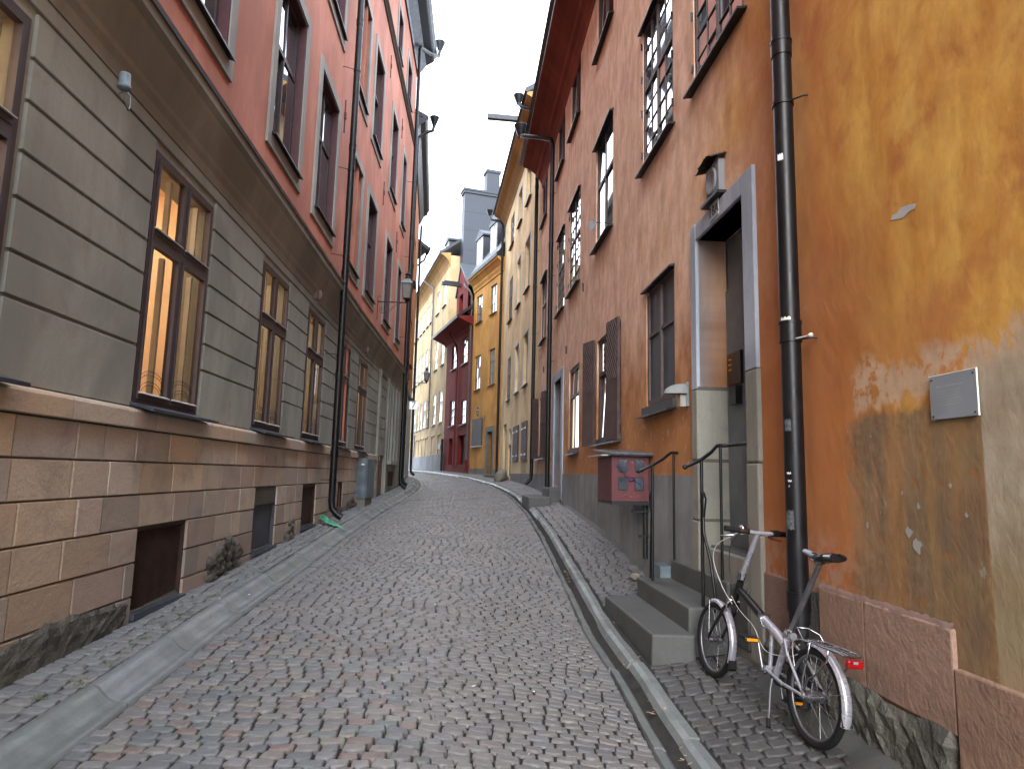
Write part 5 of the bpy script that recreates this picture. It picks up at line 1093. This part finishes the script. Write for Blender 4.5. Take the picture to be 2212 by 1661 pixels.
# plaque
t = thing('plaque', RW.p(2.84, .0, 1.88), 'flat grey information plaque with four corner screws on the near wall', 'sign')
b = MB(); b.box(RW, 2.70, 2.975, .008, .016, 1.785, 1.978); b.build('plate', M['plaque'], t, bevel=.0015)
b = MB(); 
for s in (2.715, 2.958):
    for z in (1.80, 1.962): b.lathe(RW.p(s, .016, z), ddir(RW, (0, 1, 0)), [(.0045, -.016), (.0045, .002), (.003, .004), (.0001, .0045)], 8)
b.build('screw', M['iron'], t)
b = MB(); b.box(RW, 2.70, 2.976, .010, .0165, 1.978, 1.981); b.box(RW, 2.697, 2.70, .010, .0165, 1.785, 1.981); b.build('edge_strip', M['white'], t)
b = MB(); rl = random.Random(4)
for i, z in enumerate((1.925, 1.905, 1.893, 1.881, 1.869, 1.857, 1.845)):
    s = 2.93
    while s > 2.79 + (.04 if i == 0 else 0) * 0:
        w = rl.uniform(.008, .022); b.quad(RW, [(s - w, .0162, z), (s, .0162, z), (s, .0162, z + (.006 if i == 0 else .0022)), (s - w, .0162, z + (.006 if i == 0 else .0022))]); s -= w + .004
b.build('engraved_lines', simple('faint_engraving', (.33, .36, .385), .5), t)
# gossip mirror
t = thing('window_mirror', RW.p(9.4, .2, 5.2), 'small oval street mirror on an arm beside a tall window', 'mirror')
b = MB(); b.tube([RW.p(9.48, .0, 5.20), RW.p(9.44, .12, 5.21), RW.p(9.44, .25, 5.20)], .007, 6); b.build('arm', M['iron'], t)
b = MB(); dirn = Vector(ddir(RW, (-1, .35, 0))).normalized(); sd_ = Vector(ddir(RW, (.35, 1, 0))).normalized(); c0 = Vector(RW.p(9.43, .31, 5.14)); R_ = [(.055 * (1 - .25 * (math.sin(a) < 0)) * math.cos(a), .075 * math.sin(a)) for a in [2 * math.pi * i / 20 for i in range(20)]]
b.add([c0 + sd_ * x + Vector((0, 0, 1)) * y for x, y in R_] + [c0 + dirn * .02 + sd_ * x + Vector((0, 0, 1)) * y for x, y in R_], [tuple(range(20)), tuple(range(20, 40))[::-1]] + [(i, (i + 1) % 20, 20 + (i + 1) % 20, 20 + i) for i in range(20)]); b.build('mirror_head', M['cabinet'], t)
# far doorstep, kerb stone and guard stones
b = MB(); b.box(RW, 14.2, 15.35, .38, .72, .85, 1.10); b.build; t = thing('doorstep', RW.p(14.8, .4, .95), 'two worn stone doorsteps before the second grey doorway of the orange house', 'steps')
b = MB(); b.box(RW, 13.9, 15.4, .26, .72, .75, 1.06); b.build('step', M['step'], t, bevel=.025); b = MB(); b.box(RW, 14.28, 15.4, -.28, .26, .85, 1.24); b.build('step', M['step'], t, bevel=.02)
def boulder(c, r, label, seed, name='guard_stone', lean=(0, 0)):
    rq = random.Random(seed); b = MB(); V = []; n, m_ = 12, 8
    for i in range(m_ + 1):
        ph = math.pi * i / m_ 
        for j in range(n):
            th = 2 * math.pi * j / n; k = 1 + rq.uniform(-.09, .09); z = -math.cos(ph) * r[2]
            V.append((c[0] + r[0] * k * math.sin(ph) ** .8 * math.cos(th) + lean[0] * z, c[1] + r[1] * k * math.sin(ph) ** .8 * math.sin(th) + lean[1] * z, c[2] + z))
    b.add(V, [(i * n + j, i * n + (j + 1) % n, (i + 1) * n + (j + 1) % n, (i + 1) * n + j) for i in range(m_) for j in range(n)], (2.2, 2.1, 2.0), smooth=True)
    tag(b.build(name, M['rock'], loc=(c[0], c[1], c[2] - r[2])), label, 'stone', 'guard stones at the wall foot')
boulder((BW.p(5.2, .45, 0)[0], BW.p(5.2, .45, 0)[1], 1.42), (.22, .25, .26), 'pale leaning boulder at the foot of the cream-yellow house', 1, lean=(.35, 0))
boulder((BW.p(6.1, .30, 0)[0], BW.p(6.1, .30, 0)[1], 1.36), (.26, .25, .16), 'dark low stone right behind the pale leaning boulder', 3)
q_ = BW.p(8.6, .35, 0); b = MB(); b.lathe((q_[0], q_[1], 1.40), (0, 0, 1), [(.001, 0), (.40, 0), (.42, .05), (.35, .09), (.001, .1)], 14, (1, 1, 1)); tag(b.build('round_slab', M['step'], loc=(q_[0], q_[1], 1.4)), 'flat round stone slab before the far brown door', 'stone')
q_ = RW.p(7.35, .22, 0); boulder((q_[0], q_[1], zr(q_[1]) + .01), (.055, .05, .04), 'small loose stone on the paving under the red cabinet', 5, 'loose_stone')
# low cement wash and broken paving at the right wall
b = MB(); r5 = random.Random(15)
def wash(fr, s0, s1, w0, seed, zoff=.03):
    r = random.Random(seed); n = int((s1 - s0) / .09); V = []
    for i in range(n + 1):
        s = s0 + (s1 - s0) * i / n; w = w0 * (.7 + .5 * r.random())
        for k_, (nn, dz) in enumerate(((0, .05), (w * .5, .012), (w, -.035))):
            p = fr.p(s, nn, 0); V.append((p[0], p[1], gz(p[0], p[1]) + zoff + dz))
    b.add(V, [(i * 3 + j, (i + 1) * 3 + j, (i + 1) * 3 + j + 1, i * 3 + j + 1) for i in range(n) for j in range(2)], (.75, .72, .66), smooth=True)
wash(RW, 1.8, 4.6, .20, 1); wash(RW, 6.7, 14, .10, 2, .01); wash(L1, 2, 12.4, .06, 3, .005)
tag(b.build('mortar_wash', M['step']), kind='structure')
# moss and litter
b = MB(); r6 = random.Random(21)
for _ in range(26):
    y = r6.choice([r6.uniform(3, 7.5)]); x = kl_x(y) - .01 + r6.uniform(-.12, .01)
    for k_ in range(14):
        dx, dy = r6.gauss(0, .012), r6.gauss(0, .022); z = gz(x, y) + .012; b.add([(x + dx, y + dy, z), (x + dx + .006, y + dy + .002, z), (x + dx + r6.uniform(-.004, .008), y + dy, z + r6.uniform(.004, .012))], [(0, 1, 2)])
tag(b.build('moss', M['moss']), 'green moss growing in the joints along the left gutter', 'moss', kind='stuff')
b = MB()
spots = [(kr_x(7.9) - .12, 7.9, 16, .10), (kr_x(4.3) - .14, 4.3, 6, .07), (kr_x(5.3) - .02, 5.3, 12, .15), (1.2, 6.9, 6, .3), (kr_x(3.6) - .1, 3.7, 6, .08), (kr_x(6.1) + .06, 6.1, 8, .1)]
for sx, sy, n, sg in spots:
    for _ in range(n):
        x, y = sx + r6.gauss(0, sg * .35), sy + r6.gauss(0, sg); a = r6.uniform(0, 6.28); L_ = r6.uniform(.012, .026); z = gz(x, y) + r6.uniform(.012, .03); c = r6.choice([(.35, .16, .07), (.45, .28, .10), (.22, .12, .08)])
        b.add([(x - L_ * math.cos(a), y - L_ * math.sin(a), z), (x + L_ * .5 * math.sin(a), y - L_ * .5 * math.cos(a), z + .004), (x + L_ * math.cos(a), y + L_ * math.sin(a), z + .006), (x - L_ * .5 * math.sin(a), y + L_ * .5 * math.cos(a), z + .002)], [(0, 1, 2, 3)], c)
tag(b.build('fallen_leaves', M['leaf']), 'dry brown leaves and bits scattered in the right gutter', 'leaves', kind='stuff')
b = MB()
for _ in range(26):
    y = r6.uniform(2.8, 9); x = r6.choice([kl_x(y) + r6.uniform(.0, .25), r6.uniform(-1.8, .7)]); z = gz(x, y) + .02; a = r6.uniform(0, 3.1); L_ = r6.uniform(.004, .012)
    b.add([(x - L_ * math.cos(a), y - L_ * math.sin(a), z), (x - L_ * math.cos(a), y - L_ * math.sin(a) + .004, z + .003), (x + L_ * math.cos(a), y + L_ * math.sin(a) + .004, z + .004), (x + L_ * math.cos(a), y + L_ * math.sin(a), z + .001)], [(0, 1, 2, 3)])
tag(b.build('paper_litter', M['white']), 'tiny white scraps of litter scattered over the cobbles', 'litter', kind='stuff')

# ================================================================== folding bicycle (local frame: x forward, y left, z up)
Pr = Vector((1.58, 3.60, 0)); Pf = Vector((1.395, 4.71, 0)); dv = (Pf - Pr).normalized(); Pr = Pr - dv * .06; Pf = Pf - dv * .06
bike = bpy.data.objects.new('folding_bicycle', None); COL.objects.link(bike); lean = rad(5)
rt = Vector((dv.y, -dv.x, 0)); upv = (Vector((0, 0, 1)) * math.cos(lean) + rt * math.sin(lean)).normalized(); lf = upv.cross(dv).normalized()
slope = (gz(Pf.x, Pf.y) - gz(Pr.x, Pr.y)) / (Pf - Pr).length; dv3 = (dv + Vector((0, 0, slope))).normalized(); upv = dv3.cross(lf).normalized()
mm = Matrix.Identity(4)
for i in range(3): mm[i][0] = dv3[i]; mm[i][1] = lf[i]; mm[i][2] = upv[i]
mm[0][3], mm[1][3], mm[2][3] = Pr.x, Pr.y, gz(Pr.x, Pr.y) + .008
bike.matrix_world = mm; bike['_o'] = (0, 0, 0)
tag(bike, 'silver folding bicycle with small wheels and rear rack leaning by the drainpipe', 'bicycle')
def part(name, mat, parent=bike):
    class C: pass
    b_ = MB(); b_._n = (name, mat, parent); return b_
def fin(b_, bevel=0): return b_.build(b_._n[0], M[b_._n[1]], b_._n[2], bevel=bevel)
RR = .243; RHx, FHx, HZ = .075, 1.185, .245
def wheel(cx):
    b = part('wheel', 'alu'); c = Vector((cx, 0, HZ)); n = 48
    circ = lambda r, y=0: [(c.x + r * math.cos(2 * math.pi * i / n), y, c.z + r * math.sin(2 * math.pi * i / n)) for i in range(n)]
    b.tube(circ(RR - .040), .0095, 8, closed=True); b.tube(circ(RR - .033), .010, 8, closed=True); w = fin(b)
    b = part('tyre', 'rubber', w); b.tube(circ(RR - .020), .020, 12, closed=True); fin(b)
    b = part('spokes', 'chrome', w)
    for i in range(20):
        a = 2 * math.pi * i / 20; sgn = 1 if i % 2 else -1; a2 = a + sgn * .5 * (1 if i % 4 < 2 else -1)
        b.tube([(c.x + .022 * math.cos(a2), sgn * .03, c.z + .022 * math.sin(a2)), (c.x + (RR - .045) * math.cos(a), 0, c.z + (RR - .045) * math.sin(a))], .0014, 4, caps=False)
    fin(b); b = part('hub', 'alu', w); b.tube([(c.x, -.05, c.z), (c.x, .05, c.z)], .018, 12); b.tube([(c.x, -.033, c.z), (c.x, -.028, c.z)], .030, 14); b.tube([(c.x, .028, c.z), (c.x, .033, c.z)], .030, 14); b.tube([(c.x, -.07, c.z), (c.x, .07, c.z)], .007, 8); fin(b)
    return w
wheel(RHx); wheel(FHx)
def fender(cx, a0, a1, name='mudguard'):
    b = part(name, 'silver'); n = 22; V = []; R_ = RR + .020
    for i in range(n + 1):
        a = a0 + (a1 - a0) * i / n
        for y, dr_ in ((-.026, -.016), (-.020, -.003), (-.008, .002), (.008, .002), (.020, -.003), (.026, -.016)):
            V.append((cx + (R_ + dr_) * math.cos(a), y, HZ + (R_ + dr_) * math.sin(a)))
    b.add(V, [(i * 6 + j, i * 6 + j + 1, (i + 1) * 6 + j + 1, (i + 1) * 6 + j) for i in range(n) for j in range(5)], smooth=True)
    V2 = [(cx + (v[0] - cx) * 1.006, v[1], HZ + (v[2] - HZ) * 1.006) for v in V]; b.add(V2, [(i * 6 + j, i * 6 + j + 1, (i + 1) * 6 + j + 1, (i + 1) * 6 + j) for i in range(n) for j in range(5)], smooth=True); return fin(b)
fe = fender(RHx, rad(78), rad(193)); b = part('mud_flap', 'rubber', fe); b.hexa([(RHx - .262, -.026, .19), (RHx - .258, .026, .19), (RHx - .255, .026, .19), (RHx - .259, -.026, .19), (RHx - .245, -.026, .25), (RHx - .245, .026, .25), (RHx - .240, .026, .25), (RHx - .240, -.026, .25)]); fin(b)
ff = fender(FHx, rad(78), rad(200)); b = part('mud_flap', 'rubber', ff); b.hexa([(FHx - .262, -.026, .13), (FHx - .26, .026, .13), (FHx - .235, .026, .11), (FHx - .24, -.026, .11), (FHx - .262, -.024, .18), (FHx - .26, .024, .18), (FHx - .25, .024, .18), (FHx - .255, -.024, .18)]); fin(b)
for cx, a in ((RHx, 160), (FHx, 185), (FHx, 75)):
    b = part('fender_stay', 'chrome'); 
    for y in (-.045, .045): b.tube([(cx, y, HZ), (cx + (RR + .01) * math.cos(rad(a)), y * .6, HZ + (RR + .01) * math.sin(rad(a)))], .002, 5)
    fin(b)
ST0, STc, ST2 = Vector((.475, 0, .25)), Vector((.325, 0, .50)), Vector((.10, 0, .905))
b = part('frame', 'silver')
b.tube([(.44, 0, .235), STc], .019, 12); b.tube([(.365, 0, .425), (.42, 0, .455), (.60, 0, .515)], [.024, .026, .026], 12)
BBx, BBz = .50, .255
b.tube([(BBx, -.035, BBz), (BBx, .035, BBz)], .021, 12)
for y in (-.062, .062):
    b.tube([(BBx - .02, y * .45, BBz), (.30, y * .75, .238), (RHx, y, HZ)], .010, 8); b.tube([(.345, y * .3, .46), (.26, y * .8, .40), (RHx, y, HZ)], .0085, 8)
b.tube([(BBx, 0, BBz), (.50, 0, .36), (.505, 0, .47)], .013, 10); b.tube([(.29, 0, .49), (.36, 0, .485)], .022, 10)
fin(b)
b = part('front_tube', 'blackplastic'); b.tube([(.60, 0, .515), (.70, 0, .555), (.90, 0, .625)], [.027, .026, .024], 12); b.tube([(.955, 0, .56), (.90, 0, .68)], .024, 12); fin(b)
b = part('main_hinge', 'chrome'); b.box(ID, -.032, .032, .585, .615, .49, .545); b.tube([(.585, .02, .50), (.53, .045, .49), (.49, .05, .485)], .006, 6); fin(b)
b = part('fork', 'blackplastic'); b.tube([(.955, 0, .56), (.968, 0, .525)], .02, 10)
for y in (-.048, .048): b.tube([(.965, y * .5, .53), (1.0, y, .49), (FHx - .02, y, .29), (FHx, y, HZ)], [.013, .012, .010, .008], 8)
fin(b)
b = part('front_brake', 'chrome')
for y in (-.04, .04): b.tube([(.985, y, .47), (.975, y * 1.1, .52), (.965, y * .3, .555)], .008, 6)
b.tube([(.95, -.03, .545), (.97, .03, .55)], .012, 6); fin(b)
b = part('stem_clamp', 'chrome'); b.hexa([(.885, -.022, .685), (.885, .022, .685), (.925, .022, .70), (.925, -.022, .70), (.865, -.022, .735), (.865, .022, .735), (.90, .022, .75), (.90, -.022, .75)]); fin(b, .004)
SB, STt = Vector((.895, 0, .70)), Vector((.73, 0, 1.005))
b = part('handlebar_stem', 'silver'); b.tube([SB, STt], [.019, .015], 12); fin(b)
hb_ = part('handlebar', 'silver'); hb_.tube([(.742, .20, 1.013), (.735, .1, 1.01), (.73, 0, 1.005), (.735, -.1, 1.01), (.742, -.18, 1.013)], .0125, 10); hb_ = fin(hb_)
for sg in (1, -1):
    b = part('grip', 'rubber', hb_); b.tube([(.737, sg * .115, 1.011), (.743, sg * (.215 if sg > 0 else .20), 1.014)], .0175, 12); fin(b)
    b = part('brake_lever', 'chrome', hb_); b.tube([(.745, sg * .10, 1.005), (.775, sg * .105, .985), (.79, sg * .13, .975), (.80, sg * .21, .965)], [.012, .010, .007, .005], 6); fin(b)
b = part('bell', 'chrome', hb_); b.lathe((.735, .10, 1.025), (0, 0, 1), [(.001, -.01), (.024, -.008), (.026, .002), (.02, .014), (.008, .020), (.001, .021)], 14); b.tube([(.735, .06, 1.01), (.735, .125, 1.011)], .020, 10); fin(b)
b = part('shifter', 'blackplastic', hb_); b.tube([(.737, -.10, 1.01), (.74, -.145, 1.014)], .022, 10); fin(b)
def cable(pts, mat='blackplastic', r=.0028):
    b = part('cable', mat); P = [Vector(p) for p in pts]; out = []
    for i in range(len(P) - 1):
        p0, p1, p2, p3 = P[max(i - 1, 0)], P[i], P[i + 1], P[min(i + 2, len(P) - 1)]
        for k in range(8):
            t_ = k / 8; out.append(.5 * ((2 * p1) + (-p0 + p2) * t_ + (2 * p0 - 5 * p1 + 4 * p2 - p3) * t_ ** 2 + (-p0 + 3 * p1 - 3 * p2 + p3) * t_ ** 3))
    out.append(P[-1]); b.tube(out, r, 5); fin(b)
cable([(.76, -.11, .99), (.88, .0, .985), (1.03, .10, .90), (1.09, .10, .78), (1.02, .06, .62), (.93, .03, .53)], 'framewhite')
cable([(.76, .11, .99), (.86, .07, .97), (.97, .05, .88), (1.0, .03, .75), (.96, .01, .60)]); cable([(.93, .04, .58), (.80, .05, .52), (.62, .05, .46), (.50, .04, .36), (.30, .03, .38), (.2, .03, .42)], 'framewhite', .002)
b = part('seat_post', 'alu'); b.tube([(.335, 0, .485), ST2], .0155, 12); b.tube([ST2, ST2 + Vector((-.01, 0, .02))], .012, 10); fin(b)
b = part('seat_clamp', 'chrome'); b.tube([(.315, -.02, .515), (.315, .035, .515)], .008, 8); b.tube([(.33, 0, .495), (.315, 0, .52)], .023, 12); b.tube([(.315, .035, .515), (.27, .05, .50)], .006, 6); b.tube([ST2 + Vector((.02, 0, .012)), ST2 + Vector((-.03, 0, .024))], .018, 8); fin(b)
# saddle: nose forward, broad padded rear
b = part('saddle', 'blackplastic'); n, m_ = 20, 16; V = []
for i in range(n + 1):
    u = i / n; x = .235 - .275 * u; w = .020 + .058 * max(0, min(1, (u - .32) / .45)) ** 1.3 if u < .8 else .078
    if u > .9: w *= math.sqrt(max(.02, 1 - ((u - .9) / .1) ** 2 * .75))
    if u < .08: w *= math.sqrt(max(.03, 1 - ((.08 - u) / .08) ** 2))
    zt = .968 + .006 * math.cos(u * 6) + (.016 * max(0, (u - .6) / .4)); h = .022 + .026 * u
    for j in range(m_):
        th = 2 * math.pi * j / m_; y = w * math.cos(th); z = zt - h / 2 + h / 2 * math.sin(th) * (1 if math.sin(th) > 0 else 1.1) - (.006 * math.exp(-(y / .012) ** 2) if math.sin(th) > 0 and u > .3 else 0)
        V.append((x, y, z))
for i in range(n):
    for j in range(m_): b.add([V[i * m_ + j], V[i * m_ + (j + 1) % m_], V[(i + 1) * m_ + (j + 1) % m_], V[(i + 1) * m_ + j]], [(0, 1, 2, 3)])
b.add(V[:m_], [tuple(range(m_))[::-1]]); b.add(V[-m_:], [tuple(range(m_))]); sad = fin(b)
b = part('nose_cover', 'saddlegrey', sad)
for i in range(0, 9):
    f_ = 1.04
    for j in range(m_):
        q4 = [V[i * m_ + j], V[i * m_ + (j + 1) % m_], V[(i + 1) * m_ + (j + 1) % m_], V[(i + 1) * m_ + j]]; b.add([(v[0] + .003, v[1] * 1.08, .958 + (v[2] - .958) * 1.08) for v in q4], [(0, 1, 2, 3)])
fin(b); b = part('saddle_rails', 'chrome', sad)
for y in (-.022, .022): b.tube([(.19, y * .3, .945), (.12, y, .925), (.06, y, .925), (.0, y, .945)], .0035, 6)
fin(b)
# rear rack
b = part('rear_rack', 'chrome'); zt = .515
for y in (-.055, .055): b.tube([(.24, y * .4, .485), (.17, y * .9, zt - .01), (.12, y, zt), (-.16, y, zt + .01), (-.195, y * .8, zt + .005)], .005, 6)
b.tube([(-.195, -.044, zt + .005), (-.205, 0, zt + .004), (-.195, .044, zt + .005)], .005, 6)
for y in (-.02, .02): b.tube([(.13, y, zt + .001), (-.19, y, zt + .007)], .004, 6)
for x in (.10, 0, -.10): b.tube([(x, -.055, zt + .003), (x, .055, zt + .003)], .004, 6)
for y in (-.068, .068): b.tube([(.06, y * .82, zt), (.05, y, zt - .04), (.085, y, .33), (.082, y, HZ + .01)], .0048, 6); b.tube([(-.09, y * .82, zt), (-.10, y, .47), (-.02, y, .38), (.04, y, .34), (.075, y, HZ + .03)], .0048, 6)
b.tube([(.14, .045, zt), (.20, .04, zt + .045), (.16, .0, zt + .05), (.12, -.04, zt + .03), (.10, -.05, zt)], .0045, 6); fin(b)
b = part('rear_lamp', 'redlens'); b.box(ID, -.042, .042, -.225, -.195, .470, .510); o = fin(b, .008); b = part('lamp_housing', 'lampshade', o); b.box(ID, -.010, .016, -.2262, -.21, .492, .505); fin(b, .002)
# cranks, pedals, chain, stand
ck = part('crank', 'alu'); ck.tube([(BBx, .048, BBz), (BBx + .045, .062, BBz + .15)], .009, 8); ck.tube([(BBx, -.048, BBz), (BBx - .045, -.062, BBz - .145)], .009, 8); ck.tube([(BBx, -.06, BBz), (BBx, .06, BBz)], .012, 8); ck = fin(ck)
for y, s_ in ((1, 1), (-1, -1)):
    px, pz = BBx + .047 * s_, BBz + .155 * s_ + (0.005 if s_ < 0 else 0); b = part('pedal', 'blackplastic', ck); b.box(ID, y * .075, y * .165, px - .045, px + .045, pz - .014, pz + .014); pd = fin(b, .006); b = part('reflector', 'amber', pd); b.box(ID, y * .085, y * .155, px - .0475, px - .0455, pz - .008, pz + .008); 
    k_ = b.build('reflector', M['amber'], ck)
b = part('chainring', 'blackplastic', ck); b.tube([(BBx, -.040, BBz), (BBx, -.044, BBz)], .078, 30); fin(b)
b = part('chain', 'rubber'); 
b.tube([(BBx, -.042, BBz + .078), (RHx, -.042, HZ + .032)], .005, 5); b.tube([(BBx, -.042, BBz - .078), (RHx, -.042, HZ - .032)], .005, 5); fin(b)
b = part('kickstand', 'alu'); b.tube([(.40, .045, .23), (.37, .07, .18), (.27, .13, .035)], .008, 8); k_ = fin(b); b = part('stand_foot', 'rubber', k_); b.tube([(.285, .124, .055), (.262, .135, .02)], .012, 8); fin(b)
b = part('rear_brake', 'chrome')
for y in (-.036, .036): b.tube([(.28, y, .36), (.265, y * 1.1, .43), (.25, y * .3, .46)], .007, 6)
b.tube([(.25, .03, .47), (.22, .045, .42), (.19, .05, .36)], .005, 6); fin(b)

for o in list(bpy.data.objects):
    if '_o' in o.keys(): del o['_o']
